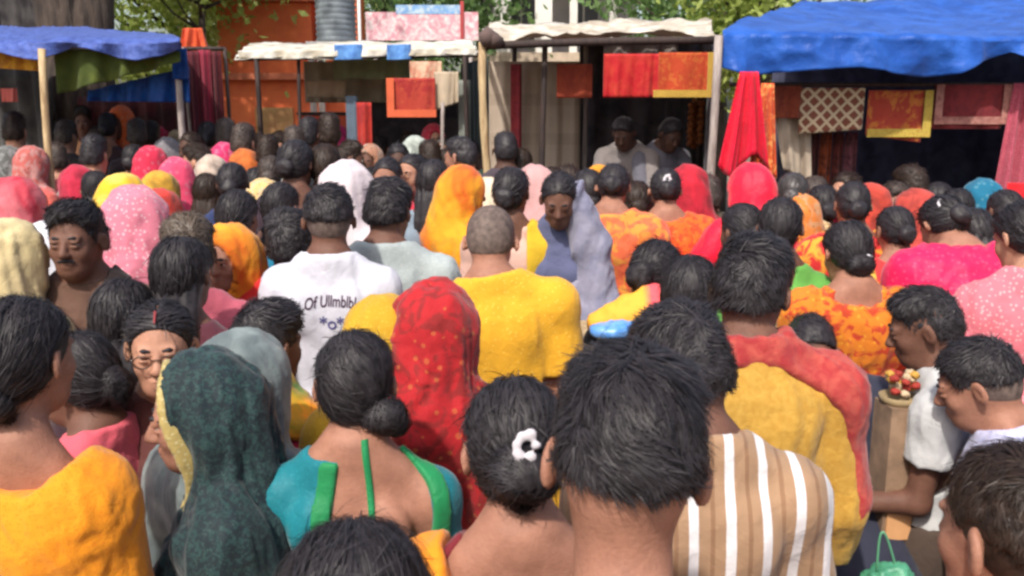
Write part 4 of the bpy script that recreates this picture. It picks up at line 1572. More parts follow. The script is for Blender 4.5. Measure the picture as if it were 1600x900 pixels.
# ---------------------------------------------------------------- buildings behind
ORANGE = plain('orange_limewash', (234, 122, 70), .85, c2=(214, 100, 60), scale=2.2, bump=.3)
p = at(430, 100, 14.0)
b = empty('shrine_building', (p.x, 14.6, 0), 0, 'orange limewashed shrine behind the white roofed stall', 'building')
MB().box((-.35, .5, 1.2), (.95, .5, 1.2)).build('wall', ORANGE, b)
MB().box((-.35, .42, 2.45), (1.05, .62, .05)).build('cornice', plain('cornice_orange', (202, 112, 78), .8), b)
MB().box((-.35, .6, 3.05), (.75, .4, .55)).build('upper_wall', ORANGE, b)
MB().box((-.35, .56, 3.66), (.85, .5, .05)).build('roof_slab', plain('cornice_orange', (202, 112, 78), .8), b)
MB().lathe((-.35, .6, 3.7), [(.5, 0), (.54, .2), (.42, .5), (.2, .8), (.08, .95), (.10, 1.0), (.02, 1.15)], 14).build('dome', ORANGE, b, True)
MB().box((-.2, -.02, 1.55), (.30, .03, .42)).build('niche', plain('niche_ochre', (190, 150, 96), .8, c2=(170, 120, 80)), b)
MB().box((.86, .62, 2.15), (.26, .4, 2.15)).build('side_block', ORANGE, b)

PALE = plain('pale_plaster', (224, 220, 214), .85, c2=(206, 200, 196), scale=1.5)
p = at(880, 100, 19)
b = empty('pillared_building', (p.x, 19, 0), 0, 'pale grey building with white pillars behind the centre stall', 'building')
MB().box((0, 2.2, 3.0), (1.75, .2, 3.0)).build('wall', plain('lilac_plaster', (206, 196, 200), .85, c2=(188, 178, 184), scale=1.5), b)
MB().box((0, 1.0, 2.95), (1.9, 1.4, .10)).build('balcony_slab', plain('slab_beige', (196, 176, 156), .85), b)
for x in (-1.25, -.42, .18, .98):
    MB().box((x, -.25, 4.25), (.075 if x > -.3 else .17, .09, 1.2)).build('pillar', PALE, b)
for x in (-.85, .55):
    f = MB().box((x, 1.96, 4.1), (.32, .04, .6)).build('window', plain('window_dark', (92, 88, 98), .3), b)
    MB().box((x, 1.90, 4.1), (.02, .02, .6)).build('mullion', PALE, f)
MB().box((0, 1.0, 5.6), (2.0, 1.6, .12)).build('roof_slab', PALE, b)
MB().box((0, .9, 1.4), (1.7, 1.1, 1.4)).build('ground_floor', PALE, b)

# water tank
p = at(526, 64, 13.0)
b = empty('water_tank', (p.x, 13.0, 0), 0, 'grey ribbed water tank on a platform above the white roof', 'tank')
prof = []
for k in range(9):
    prof += [(.27, k * .075), (.285, k * .075 + .03), (.27, k * .075 + .06)]
prof += [(.2, .74), (.1, .78)]
MB().lathe((0, 0, p.z - .02), prof, 22).build('drum', plain('tank_grey', (128, 136, 142), .55, c2=(104, 112, 120)), b, True)
MB().lathe((0, 0, p.z + .75), [(.11, 0), (.11, .05), (.02, .07)], 14).build('lid', plain('tank_lid', (70, 74, 80), .6), b, True)
MB().box((0, 0, p.z - .07), (.36, .34, .04)).build('platform', PALE, b)
for x in (-.3, .3):
    for y in (-.28, .28):
        MB().box((x, y, (p.z - .11) / 2), (.04, .04, (p.z - .11) / 2)).build('leg', WOODG, b)
MB().tube([(.36, -.2, 0), (.36, -.2, p.z + 1.0)], .022, 8).build('pipe', PALE, b, True)

# signboard
p = at(660, 62, 11.6)
b = empty('signboard', (p.x, 11.6, 0), 0, 'faded pink and white signboard with blue top above the white roof', 'sign')
MB().box((0, 0, p.z + .16), (.70, .02, .17)).build('panel', cloth('sign_pink', (214, 150, 160), 'mottle', (226, 206, 206), scale=16, bump=0), b)
MB().box((.1, -.004, p.z + .36), (.42, .02, .055)).build('blue_strip', cloth('sign_blue', (120, 160, 206), 'mottle', (180, 196, 206), scale=16, bump=0), b)
MB().box((.14 + .36, -.01, p.z + .2), (.022, .03, .26)).build('batten', plain('batten_red', (170, 60, 60), .7), b)
for x in (-.6, .6):
    MB().tube([(x, .04, 0), (x, .04, p.z + .3)], .025, 8).build('post', WOODG, b, True)

# dark shed wall at the far left
p = at(30, 60, 11.5)
b = empty('shed', (p.x, 11.5, 0), 0, 'dark grey shed wall behind the left stall', 'shed')
for k in range(9):
    x = -1.9 + .42 * k * .62
    MB().box((x, .02 * (k % 2), 2.2), (.126, .03, 2.2)).build('plank', plain('shed_plank', (72, 68, 70), .85, c2=(52, 48, 50), scale=5, stretch=(3, 3, .5)), b)
MB().box((-.7, .5, 4.45), (1.7, .8, .05)).build('roof', plain('shed_roof', (90, 86, 86), .8), b)

# ---------------------------------------------------------------- trees
BARK = plain('bark', (78, 66, 58), .95, c2=(48, 40, 36), scale=7, stretch=(2, 2, .4), bump=.9, bdist=.04)


def leaf_mat(name, c, c2):
    m, nt, b = new_mat(name)
    oi = N(nt, 'ShaderNodeTexCoord')
    n1 = N(nt, 'ShaderNodeTexNoise', Scale=1.6, Detail=3.0)
    nt.links.new(oi.outputs['Object'], n1.inputs['Vector'])
    n2 = N(nt, 'ShaderNodeTexNoise', Scale=14.0, Detail=1.0)
    nt.links.new(oi.outputs['Object'], n2.inputs['Vector'])
    f = math_n(nt, 'ADD', math_n(nt, 'MULTIPLY', n1.outputs['Fac'], .6), math_n(nt, 'MULTIPLY', n2.outputs['Fac'], .4))
    col = mixc(nt, ramp(nt, f, .36, .62), lin(c), lin(c2))
    nt.links.new(col, b.inputs['Base Color'])
    b.inputs['Roughness'].default_value = .55
    tr = N(nt, 'ShaderNodeBsdfTranslucent')
    nt.links.new(col, tr.inputs['Color'])
    mx = N(nt, 'ShaderNodeMixShader')
    mx.inputs[0].default_value = .5
    out = nt.nodes['Material Output']
    nt.links.new(b.outputs[0], mx.inputs[1]); nt.links.new(tr.outputs[0], mx.inputs[2])
    nt.links.new(mx.outputs[0], out.inputs['Surface'])
    return m


def tree(x, y, h, spread, n, mat, label, z0=.35, leaf=.11, seed=0, trunk=.16, clumps=26, ysq=1.0, name='tree', tx=0):
    rng = np.random.default_rng(seed)
    b = empty(name, (x, y, 0), 0, label, 'tree')
    top = h * .8
    mb = MB()
    mb.tube([(tx, 0, -.1), (tx + .06, .02, h * .2), (tx - .04, 0, h * .42), (.05, .04, top)], [trunk * 1.25, trunk, trunk * .8, trunk * .25], 12, wob=.08)
    tips = []
    for k in range(clumps):
        a = rng.uniform(0, 2 * math.pi)
        zz = h * (z0 + (1 - z0) * rng.uniform(0, 1) ** .8)
        rr = spread * math.sqrt(rng.uniform(.08, 1)) * math.sin(math.pi * min(1, max(.12, (zz / h - z0) / (1 - z0) * .85 + .12)))
        tips.append((rr * math.cos(a), rr * math.sin(a) * ysq, zz))
    for k, t in enumerate(tips):
        s0 = Vector((0, 0, max(h * .3, t[2] - spread * .5)))
        m = s0.lerp(Vector(t), .5) + Vector((0, 0, -.1))
        mb.tube([s0, m, Vector(t)], [trunk * .3, trunk * .18, .012], 6)
    mb.build('trunk', BARK, b, True)
    per = n // clumps
    P = np.concatenate([np.array(t) + rng.normal(0, 1, (per, 3)) * np.array((spread * .2, spread * .2, spread * .13)) * rng.uniform(.7, 1.3) for t in tips])
    m = len(P)
    d = rng.normal(0, 1, (m, 3)); d[:, 2] -= .5
    d /= np.linalg.norm(d, axis=1, keepdims=True)
    w = np.cross(d, rng.normal(0, 1, (m, 3))); w /= np.linalg.norm(w, axis=1, keepdims=True)
    L = leaf * rng.uniform(.6, 1.3, (m, 1))
    nrmv = np.cross(d, w)
    V = np.stack([P, P + d * L * .5 + w * L * .28 + nrmv * L * .06, P + d * L, P + d * L * .5 - w * L * .28 + nrmv * L * .06], 1).reshape(-1, 3)
    o = mesh_obj('crown', V, np.arange(4 * m).reshape(-1, 4), mat, b, False)
    return b


LG1 = leaf_mat('leaf_yellow_green', (132, 156, 62), (182, 192, 110))
LG2 = leaf_mat('leaf_deep_green', (84, 118, 64), (136, 164, 104))
LG3 = leaf_mat('leaf_olive', (124, 132, 72), (170, 172, 112))
p = at(335, 60, 12.9)
tree(p.x - .3, 13.3, 5.2, 1.4, 9000, LG1, 'yellow green tree whose leaves hang over the orange shrine', z0=.68, leaf=.10, seed=4, trunk=.09, clumps=30)
p = at(250, 30, 15)
tree(p.x, 16.0, 6.0, 2.4, 11000, LG1, 'bushy yellow green tree behind the left blue tarpaulin', z0=.40, leaf=.15, seed=5, clumps=34)
p = at(600, 20, 18)
tree(p.x, 18.0, 6.2, 2.4, 11000, LG2, 'deep green tree behind the pink signboard', z0=.42, leaf=.17, seed=6, clumps=36)
p = at(735, 20, 15)
tree(p.x, 20.0, 6.4, 1.2, 2400, LG2, 'slim green tree left of the pillared building', z0=.40, leaf=.14, seed=16, clumps=22, trunk=.08)
p = at(1140, 20, 17)
tree(p.x, 17.5, 6.4, 2.2, 11000, LG2, 'dense green tree right of the pillared building', z0=.36, leaf=.16, seed=7, clumps=36)
p = at(1215, 20, 15)
tree(p.x, 15.0, 5.0, 1.6, 7000, LG1, 'bright yellow green tree rising over the big blue tarpaulin', z0=.40, leaf=.14, seed=8, clumps=28)
p = at(1500, 0, 22)
tree(p.x, 24, 7.0, 3.0, 3500, LG2, 'far green tree behind the big blue tarpaulin', z0=.4, leaf=.2, seed=9, clumps=28)
p = at(450, 0, 24)
tree(p.x, 26, 8.5, 3.2, 6000, LG3, 'tall olive tree far behind the orange shrine', z0=.25, leaf=.24, seed=10, clumps=36)
# the broad old trunk behind the left stall
rng = np.random.default_rng(2)
p = at(112, 60, 9.9)
b = empty('old_tree', (p.x, 9.95, 0), 0, 'broad dark old tree trunk rising behind the left blue tarpaulin', 'tree')
V, Fs = sdf_mesh([Cone((0, 0, -.1), (.0, 0, 2.2), .34, .30), Cone((0, 0, 2.1), (-.12, .02, 3.4), .29, .25), Cone((.06, 0, 2.0), (.35, .1, 3.8), .22, .14), Cone((0, 0, .3), (.3, -.2, -.1), .2, .1),
                  Cone((-.1, .02, 3.2), (-.5, .1, 4.6), .22, .15), Cone((0, 0, .3), (-.35, -.15, -.1), .2, .1)], .035, .12)
ang = np.arctan2(V[:, 1], V[:, 0])
V = V + vnormals(V, Fs) * ((ridge(np.stack([ang * 5, V[:, 2] * .8, V[:, 0]], 1), 3, 3) - .5) * .10)[:, None]
mesh_obj('trunk', V, Fs, BARK, b)
m = 3000
P = np.concatenate([np.array(c) + rng.normal(0, 1, (600, 3)) * np.array((.7, .6, .35)) for c in ((-.9, .2, 5.2), (.2, .3, 5.6), (1.0, .2, 5.0), (.5, -.4, 5.6), (-1.6, .4, 5.4))])
d = rng.normal(0, 1, (m, 3)); d /= np.linalg.norm(d, axis=1, keepdims=True)
w = np.cross(d, rng.normal(0, 1, (m, 3))); w /= np.linalg.norm(w, axis=1, keepdims=True)
V = np.stack([P, P + d * .07 + w * .04, P + d * .14, P + d * .07 - w * .04], 1).reshape(-1, 3)
mesh_obj('crown', V, np.arange(4 * m).reshape(-1, 4), LG2, b, False)


# ================================================================== THE CROWD, NEAR TO FAR
C = cloth
GOLD = C('gold_border', (176, 156, 96), 'dots', (206, 196, 150), scale=90, rough=.45)
DARKT = C('dark_trousers', (44, 44, 54))
BROWNT = C('brown_trousers', (78, 64, 56))


def clip_flower(p, pos, r=.012):
    """white lace hair clip"""
    mb = []
    rng = random.Random(3)
    for k in range(9):
        x, z = rng.uniform(-.024, .026), rng.uniform(-.022, .020)
        mb.append(Ell(p.hp(pos[0] + x, pos[1], pos[2] + z), (r * rng.uniform(.5, .8), .005, r * rng.uniform(.5, .8))))
    V, Fs = sdf_mesh(mb, .0035, .004)
    return mesh_obj('hair_clip', V, Fs, plain('lace_white', (206, 200, 206), .7, bump=0), p.root)


def tube_part(p, name, pts, r, mat, n=8):
    return MB().tube(pts, r, n).build(name, mat, p.root, True)


# A - the big dark head in front
p = Person(994, 562, .98, 'man with thick tousled black hair and white collar, biggest head in front', sex='m', tone='mid', hyaw=-4, hroll=5, hpitch=20, nk=.065, vox=.0050)
p.body().hair('short', n=17000, th=.013, ln=.044, nz=.016)
p.shirt(C('shirt_white', (190, 188, 188)), collar='shirt', neck=.485).trousers(DARKT)

# B - woman with lace clip
p = Person(800, 594, 1.36, 'woman with white lace clip in black hair, left of the big tousled head', tone='mid', hyaw=4, hpitch=14, hroll=-3)
p.body().hair('bun', n=8000, th=.014)
clip_flower(p, (.004, -.142, .026))
MAR = C('sari_orange', (226, 134, 24), 'plain', vary=.12)
p.blouse(C('blouse_wine', (110, 30, 40)), back=(.17, .30), sleeve=.4, bc=.46).skirt(MAR)
p.shawl(MAR, g=.02, hem=-.1, cut=[lambda x, y, z: x + .095 + .25 * (z - .4)], arms=(.9, 0), name='sari_end', amp=.012)
p.ribbon('cord', [(x, .405 - .02 * (x + .1) - (.25 * max(x - .05, 0))) for x in np.linspace(-.13, .13, 22)], .005, C('cord_gold', (206, 160, 50)), th=.006)

# C - head at the bottom edge
p = Person(552, 822, .86, 'woman with smooth black hair whose crown shows at the bottom edge', tone='mid', hyaw=10, hpitch=8)
p.body().hair('lowbun', n=9000, th=.012, part=False).blouse(C('blouse_plum', (84, 34, 60))).skirt(C('skirt_plum', (84, 34, 60))).pallu(C('skirt_plum', (84, 34, 60)))

# D - backless blouse woman
TEAL = C('blouse_teal', (14, 110, 122), 'dots', (24, 124, 134), scale=110, rough=.6)
GREEN = C('border_green', (26, 126, 74), 'plain', rough=.6)
p = Person(553, 519, 1.82, 'woman in backless teal blouse with green border and strap', tone='mid', hyaw=6, hpitch=12, build=1.02)
p.body().hair('sidebun', n=6500, th=.013)
p.blouse(TEAL, back=(.110, .30), sleeve=.6, bc=.38, bx=.068, border=GREEN, bw=.018, hem=.06, strap=(GREEN, .030, .072, .0065)).skirt(C('skirt_teal', (16, 96, 110)))
tube_part(p, 'necklace', [p.tp(.063 * math.cos(a * .3142), -.008 + .066 * math.sin(a * .3142), .492 - .25 * max(.066 * math.sin(a * .3142), -.03)) for a in range(21)], .003, plain('bead_brown', (70, 40, 30), .4))

# E - dark teal printed veil with gold border
HT = C('veil_dark_teal', (34, 60, 60), 'floral', (22, 36, 42), (66, 84, 74), scale=150, amount=.44, rough=.7)
p = Person(302, 568, 1.76, 'woman in profile to the left under a dark teal printed veil edged with gold', tone='mid', yaw=103, hyaw=4, hpitch=8, vox=.0065, face=True, build=.92)
p.body().eyes().hair('bun', n=7000, th=.012)
p.veil(HT, g=.020, hem=-.35, border=GOLD, bw=.006, amp=.034, open_c=(0, .150, -.04), open_r=(.098, .186, .185), arms=.8, gb=.016, nr=.105).skirt(HT)
V, Fs = sdf_mesh([p.head_ell((sg * .087, -.002, -.046), (.008, .010, .013)) for sg in (-1, 1)], .004, 0)
p.add('earring', V, Fs, plain('silver', (190, 186, 190), .3, .6, bump=0))

# F - woman with glasses
p = Person(247, 474, 2.12, 'woman with thin glasses and red hair parting facing the camera', tone='fair', yaw=190, hyaw=4, hpitch=4, face=True, vox=.0065)
p.body().eyes().hair('bun', n=5000, part=True)
gl = plain('glasses_brown', (70, 46, 36), .3, bump=0)
mb = MB()
for sg in (-1, 1):
    pts = [p.hp(sg * .033 + .022 * math.cos(a * math.pi / 8), .106, .000 + .016 * math.sin(a * math.pi / 8)) for a in range(17)]
    mb.tube(pts, .0016, 6, cap=False)
    mb.tube([p.hp(sg * .055, .103, .004), p.hp(sg * .078, .06, .006), p.hp(sg * .084, .0, .006)], .0016, 6)
mb.tube([p.hp(-.011, .106, .003), p.hp(0, .109, .006), p.hp(.011, .106, .003)], .0016, 6)
mb.build('glasses', gl, p.root, True)
V, Fs = sdf_mesh([Cone(p.hp(0, .078, .092), p.hp(0, .05, .113), .003, .004)], .003)
p.add('red_parting', V, Fs, plain('sindoor', (140, 50, 54), .8, bump=0))
p.shirt(C('blouse_brown', (92, 50, 46)), sleeve=.5, hem=.05, name='blouse').skirt(C('sari_maroon', (104, 34, 44)))

# G - woman with orange shawl at the left edge
p = Person(26, 468, 1.6, 'woman in bright orange shawl with black hair at the left edge', tone='mid', hyaw=-14, hpitch=4, nk=.03, build=.80)
p.body().hair('lowbun', n=7000, th=.015)
p.shawl(C('shawl_orange', (226, 140, 22), 'dots', (216, 116, 18), scale=150, vary=.12), g=.022, hem=-.3, arms=1.0, amp=.016, freq=(20, 20, 2.2), neck=.45).skirt(C('skirt_brown', (96, 50, 36)))

# G2 - brown faced neighbour
p = Person(112, 520, 2.05, 'woman with brown cheek turned to the left behind the orange shawl', tone='dark', yaw=75, face=True, hpitch=6)
p.body().eyes().hair('bun', n=3500).shirt(C('blouse_pink', (212, 90, 104)), sleeve=.5, hem=.05, name='blouse').skirt(C('skirt_pink', (200, 80, 100)))
V, Fs = sdf_mesh([p.head_ell((sg * .086, -.004, -.040), (.007, .009, .012)) for sg in (-1, 1)], .004, 0)
p.add('earring', V, Fs, plain('silver', (190, 186, 190), .3, .6, bump=0))

# H - cropped head bottom right
p = Person(1604, 702, 1.08, 'boy with cropped dark hair and orange shirt at the bottom right corner', sex='m', tone='mid', hyaw=22, hpitch=6, vox=.0055)
p.body().stubble('brown').hair('fade', col='brown', n=12000, th=.007, ln=.026)
p.shirt(C('shirt_orange', (222, 110, 40), vary=.1), collar='tee', neck=.53).trousers(DARKT)

# I - boy in profile
BL = C('shirt_lilac', (186, 186, 214), 'dots', (150, 162, 214), scale=90)
p = Person(1512, 534, 2.16, 'boy in lilac shirt looking down to the left, hair shaved at the side', sex='m', tone='mid', yaw=60, hyaw=2, hpitch=22, sc=.92, face=True, lean=6, vox=.0058)
p.body().eyes().stubble('stubble').hair('fade', n=6000, th=.010, ln=.034)
p.shirt(BL, collar='tee', hem=-.22).trousers(DARKT)

# J - boy in white tee reaching forward
p = Person(1434, 455, 2.45, 'boy in white tee shirt reaching his arm toward the stall goods', sex='m', tone='dark', yaw=62, hyaw=10, hpitch=18, sc=.9, face=True, vox=.0062,
           arms=(((-.05, .12, -1), (-.20, 1, -.12)), 'bent'))
p.body(fine_arms=True).eyes().hair('short', n=5000, th=.010, ln=.028)
p.shirt(C('tee_white', (188, 188, 188)), collar='tee', hem=-.2, sleeve=.55).trousers(BROWNT)
JP = p

# K - mustard kurta with pinkish red scarf
MUS = C('kurta_mustard', (180, 136, 54), 'mottle', (192, 150, 66), scale=60, vary=.14)
p = Person(1182, 380, 2.1, 'man in mustard kurta with coral red scarf over the shoulders', sex='m', tone='dark', hyaw=-28, hpitch=16, lean=8, build=1.05)
p.body().hair('short', n=6500, th=.018, ln=.045)
p.shirt(MUS, collar='band', hem=-.55, sleeve=1.6, amp=.014, g=.018, low=-.3).trousers(DARKT)
CORAL = C('scarf_coral', (156, 46, 48), 'mottle', (176, 76, 66), scale=30)
p.shawl(CORAL, g=.019, hem=-.02, arms=(0, .95), neck=.54, name='scarf', subs=[((.0, -.20, .11), (.30, .29, .39)), ((-.02, .16, .14), (.15, .2, .3))], cut=[lambda x, y, z: np.where(z < .40, -.05 - x, -1)], amp=.016)

# K2 - dark navy neighbour
p = Person(1262, 505, 3.0, 'man in dark navy shirt bending forward behind the mustard kurta', sex='m', tone='dark', hyaw=-10, hpitch=56, lean=44, build=.92, arms=('front', 'front'))
p.body().hair('short', n=1500).shirt(C('shirt_navy', (44, 46, 62)), collar='shirt', hem=-.3, sleeve=1.7).trousers(C('trousers_navy', (38, 36, 48)))

# L - striped shirt man
p = Person(1052, 484, 1.66, 'man in beige shirt with white stripes right of the big tousled head', sex='m', tone='dark', hyaw=20, hpitch=22, lean=6, build=.94, arms=('bent', 'bent'))
p.body().hair('short', n=7000, th=.012)
p.shirt(C('shirt_stripes', (160, 128, 100), 'stripes', (216, 212, 214), (140, 106, 80), scale=15.5, amount=.27), collar='shirt', sleeve=.8, hem=-.2, amp=.010).trousers(DARKT)

# M - bald man in yellow
YEL = C('shirt_yellow', (216, 160, 40), 'dots', (232, 190, 84), scale=70, amount=.22, vary=.10)
p = Person(768, 322, 2.9, 'bald man in yellow shirt in the middle of the crowd', sex='m', tone='mid', hpitch=22, hyaw=-4, build=1.04, side=-9)
p.body().stubble('stubble')
p.shirt(YEL, collar='shirt', hem=-.3, sleeve=.8, amp=.009, g=.018, freq=(20, 20, 2.5)).trousers(DARKT)

# N - white tee with print
p = Person(512, 290, 3.08, 'man in white tee shirt with lettering across the back', sex='m', tone='dark', hpitch=6, hyaw=10, build=.9)
p.body().stubble('stubble').hair('fade', n=4500, th=.010, ln=.028)
p.shirt(C('tee_pale', (196, 196, 206)), collar='tee', hem=-.25, sleeve=.62, amp=.012, g=.016).trousers(BROWNT)
NP = p

# O - grey shirt
p = Person(608, 285, 3.4, 'man in pale grey collared shirt right of the lettered tee', sex='m', tone='dark', hpitch=14, hyaw=-10, build=1.1)
p.body().hair('short', n=13000, th=.012)
p.shirt(C('shirt_grey', (160, 168, 168), 'dots', (176, 182, 180), scale=80), collar='shirt', hem=-.25, sleeve=.8, amp=.014, g=.017).trousers(DARKT)

# P - white veil
p = Person(545, 257, 3.85, 'woman under a plain off white veil behind the lettered tee', tone='dark', yaw=-30, hpitch=6)
p.body().veil(C('veil_white', (206, 192, 196)), hem=-.3, amp=.03, arms=1.0).skirt(C('skirt_white', (196, 186, 186)))

# Q - yellow orange veil
p = Person(726, 264, 4.2, 'woman in long yellow and orange veil facing right by the bamboo pole', tone='dark', yaw=-62, hpitch=6, face=True)
p.body().eyes().hair('bun', n=200).veil(C('veil_yellow', (216, 152, 30), 'mottle', (206, 92, 26), scale=5), hem=-.5, amp=.03, arms=.3, g=.014).skirt(C('skirt_orange', (204, 96, 34)))

# R
p = Person(799, 262, 3.95, 'dark haired woman in yellow and pale pink blouse right of the bald man', tone='dark', hyaw=-16, hpitch=4)
p.body().hair('bun', n=900, th=.016).blouse(C('blouse_pale_pink', (206, 166, 152)), back=(.06, .08), sleeve=.6)
p.shawl(C('sari_yellow', (206, 168, 40)), g=.02, hem=.0, cut=[lambda x, y, z: .075 - x], arms=(0, .7), name='sari_end').skirt(C('skirt_pale_pink', (200, 160, 150)))

# S - lavender grey sari facing camera
LAV = C('sari_lavender', (142, 140, 158), 'mottle', (118, 118, 140), scale=10)
p = Person(874, 274, 3.75, 'woman in long lavender grey sari bending her head toward the camera', tone='dark', yaw=166, hpitch=24, face=True, lean=8, hyaw=8, build=.88, vox=.009)
p.body().eyes().hair('bun', n=1500, th=.013).shirt(C('blouse_slate', (84, 88, 118)), sleeve=.7, hem=.05, name='blouse', neck=.52)
V, Fs = sdf_mesh([(Cone(p.hp(-.06, -.03, .02), p.tp(-.13, .03, .43), .055, .070), .06), (Cone(p.tp(-.13, .03, .43), p.tp(-.20, .10, .10), .070, .085), .06),
                  (Cone(p.tp(-.20, .10, .10), p.tp(-.26, .12, -.40), .085, .115), .06), (Cone(p.tp(-.05, .09, .22), p.tp(-.14, .14, -.40), .06, .11), .06),
                  (Cone(p.tp(.12, .05, .20), p.tp(-.06, .11, .12), .05, .06), .06)], .010, .06)
q = V - p.P
n_ = vnormals(V, Fs)
h_ = ridge(np.stack([q[:, 0] * 17 + q[:, 2] * 4.5, q[:, 1] * 8, q[:, 2] * 1.2], 1), 6, 3) ** 1.6 - .4
p.add('sari_fall', relax(V + n_ * (h_ * .036)[:, None], Fs, 1, .4), Fs, LAV)
p.skirt(LAV, wide=.28)

# T, U - mustard and red veils
p = Person(592, 470, 2.32, 'short woman in mustard veil left of the red printed veil', tone='dark', yaw=30, hpitch=10)
p.body().veil(C('veil_mustard', (184, 142, 30), 'dots', (200, 164, 60), scale=100), hem=-.2, amp=.022, arms=1.0).skirt(C('skirt_mustard', (170, 130, 40)))
p = Person(684, 450, 2.3, 'woman in long red veil with gold print', tone='dark', yaw=-12, hpitch=12, side=3)
p.body().veil(C('veil_red', (168, 28, 34), 'floral', (134, 30, 30), (186, 104, 56), scale=30), hem=-.4, amp=.04, arms=1.05, g=.018).skirt(C('skirt_red', (150, 26, 36)))

# V, W
p = Person(1032, 378, 3.0, 'woman with round black bun and small earring left of the coral scarf', tone='dark', hyaw=-38, hpitch=16)
p.body().hair('bun', n=13000, th=.013).blouse(C('blouse_black', (34, 34, 42)), sleeve=.6, back=(.06, .08)).skirt(C('skirt_black', (36, 36, 44))).pallu(C('skirt_black', (36, 36, 44)))
V, Fs = sdf_mesh([p.head_ell((-.088, -.004, -.042), (.008, .009, .010))], .004, 0)
p.add('earring', V, Fs, plain('silver', (190, 186, 190), .3, .6, bump=0))
p = Person(1080, 402, 2.62, 'woman in black top with untidy black hair just left of the coral scarf', tone='dark', hyaw=-16, hpitch=10)
p.body().hair('long', n=13000, th=.015).shirt(C('top_black', (32, 34, 44)), sleeve=1.4, hem=-.2).trousers(DARKT)

# X - orange saris at the centre stall
XO = C('sari_bright_orange', (218, 98, 34), 'floral', (206, 70, 36), (226, 132, 60), scale=40)
p = Person(1040, 264, 4.5, 'woman in bright orange sari with white flowers in her hair', tone='mid', hyaw=-6, hpitch=20, build=1.2)
p.body().hair('bun', n=500, th=.013).blouse(XO, sleeve=.55, back=(.05, .05)).skirt(XO).shawl(XO, g=.024, hem=-.1, arms=.7, amp=.02, name='sari_end', neck=.49)
clip_flower(p, (0, -.12, .035), .013)
XP = C('sari_coral_orange', (220, 104, 66), 'floral', (214, 140, 60), (196, 60, 50), scale=26)
p = Person(960, 258, 4.35, 'woman in coral and gold sari left of the bright orange sari', tone='mid', yaw=-20, hyaw=10, hpitch=24, build=1.2)
p.body().hair('bun', n=500, th=.013).blouse(C('blouse_pink_orange', (216, 110, 90)), sleeve=.6).skirt(C('skirt_dark_red', (132, 32, 30)))
p.shawl(XP, g=.024, hem=-.15, arms=.8, amp=.02, name='sari_end', neck=.5)
# the long orange hanging end
V, Fs = sdf_mesh([Cone(p.tp(.19, -.10, .40), p.tp(.16, -.16, -.02), .035, .045), Cone(p.tp(.16, -.16, -.02), p.tp(.10, -.2, -.35), .045, .05)], .012, .03)
p.add('sari_fall', p.folds(V, Fs, .02, (24, 24, 3), 2), Fs, C('sari_fall', (206, 112, 44), vary=.1))

# Y - red sari bending left
YR = C('sari_scarlet', (232, 22, 56), 'dots', (236, 60, 80), scale=70, amount=.2, vary=.12, rough=.55)
p = Person(1172, 260, 4.35, 'woman in scarlet veil with her left arm held out, below the hanging red sari', tone='mid', yaw=14, hpitch=10, arms=(((-.8, .25, -1), (-.9, .3, -.7)), 'down'))
p.body().veil(YR, hem=-.1, amp=.03, arms=(1.95, .8)).skirt(YR)

# Z
p = Person(1240, 270, 4.5, 'woman with grey lit hair knot in cream sari under the hanging garments', tone='dark', hyaw=-18, hpitch=10)
CRM = C('sari_cream', (206, 178, 134), 'stripes', (190, 150, 100), scale=24)
p.body().hair('bun', col=hair_mat('hair_greying', (66, 62, 62), .4), n=600).blouse(C('blouse_rust', (150, 70, 50)), sleeve=.6).skirt(CRM).shawl(CRM, g=.024, hem=-.2, arms=(0, .9), cut=[lambda x, y, z: -.02 - x], name='sari_end', amp=.025)  # grey light on the dark knot is put into its hair colour
p = Person(1158, 318, 3.55, 'woman with hair clip and tied hair beside the scarlet veil', tone='dark', hyaw=24, hpitch=10)
p.body().hair('bun', n=1200).blouse(C('blouse_charcoal', (46, 46, 56)), sleeve=.6, back=(.05, .07)).skirt(C('skirt_charcoal', (46, 46, 56)))
p = Person(1222, 310, 3.35, 'dark haired woman with green sleeve in front of the cream sari', tone='dark', hyaw=-20, hpitch=8)
p.body().hair('lowbun', n=1500, th=.015).blouse(C('blouse_green', (96, 160, 72)), sleeve=.6, back=(.05, .07)).skirt(C('skirt_pinkred', (204, 40, 70)))

# AA - orange yellow printed sari
AAO = C('sari_orange_print', (204, 116, 30), 'floral', (176, 58, 30), (220, 160, 50), scale=34)
p = Person(1320, 348, 3.25, 'woman with tall black bun and orange yellow printed sari', tone='mid', hyaw=8, hpitch=20, build=1.1)
p.body().hair('lowbun', n=3000, th=.016)
p.blouse(AAO, sleeve=.55, back=(.10, .10)).skirt(AAO).shawl(AAO, g=.024, hem=-.3, arms=(.9, .4), neck=.455, name='sari_end', amp=.024)
tube_part(p, 'hair_pin', [p.hp(.01, -.128, -.03), p.hp(.03, -.132, -.04)], .004, plain('silver', (190, 186, 190), .3, .6, bump=0))

# AB - crimson pink blouse bending
ABP = C('sari_crimson_pink', (214, 24, 82), 'dots', (226, 70, 110), scale=48, amount=.30, vary=.1, rough=.55)
p = Person(1460, 312, 3.5, 'woman in crimson pink sari with a pale clip in her hair', tone='mid', hyaw=12, hpitch=38, lean=26, build=1.22)
p.body().hair('bun', n=1800, th=.013).blouse(ABP, sleeve=.6, back=(.03, .03)).skirt(ABP).shawl(ABP, g=.03, hem=-.2, arms=.9, amp=.022, neck=.49, name='sari_end')
clip_flower(p, (-.04, -.085, .055), .012)

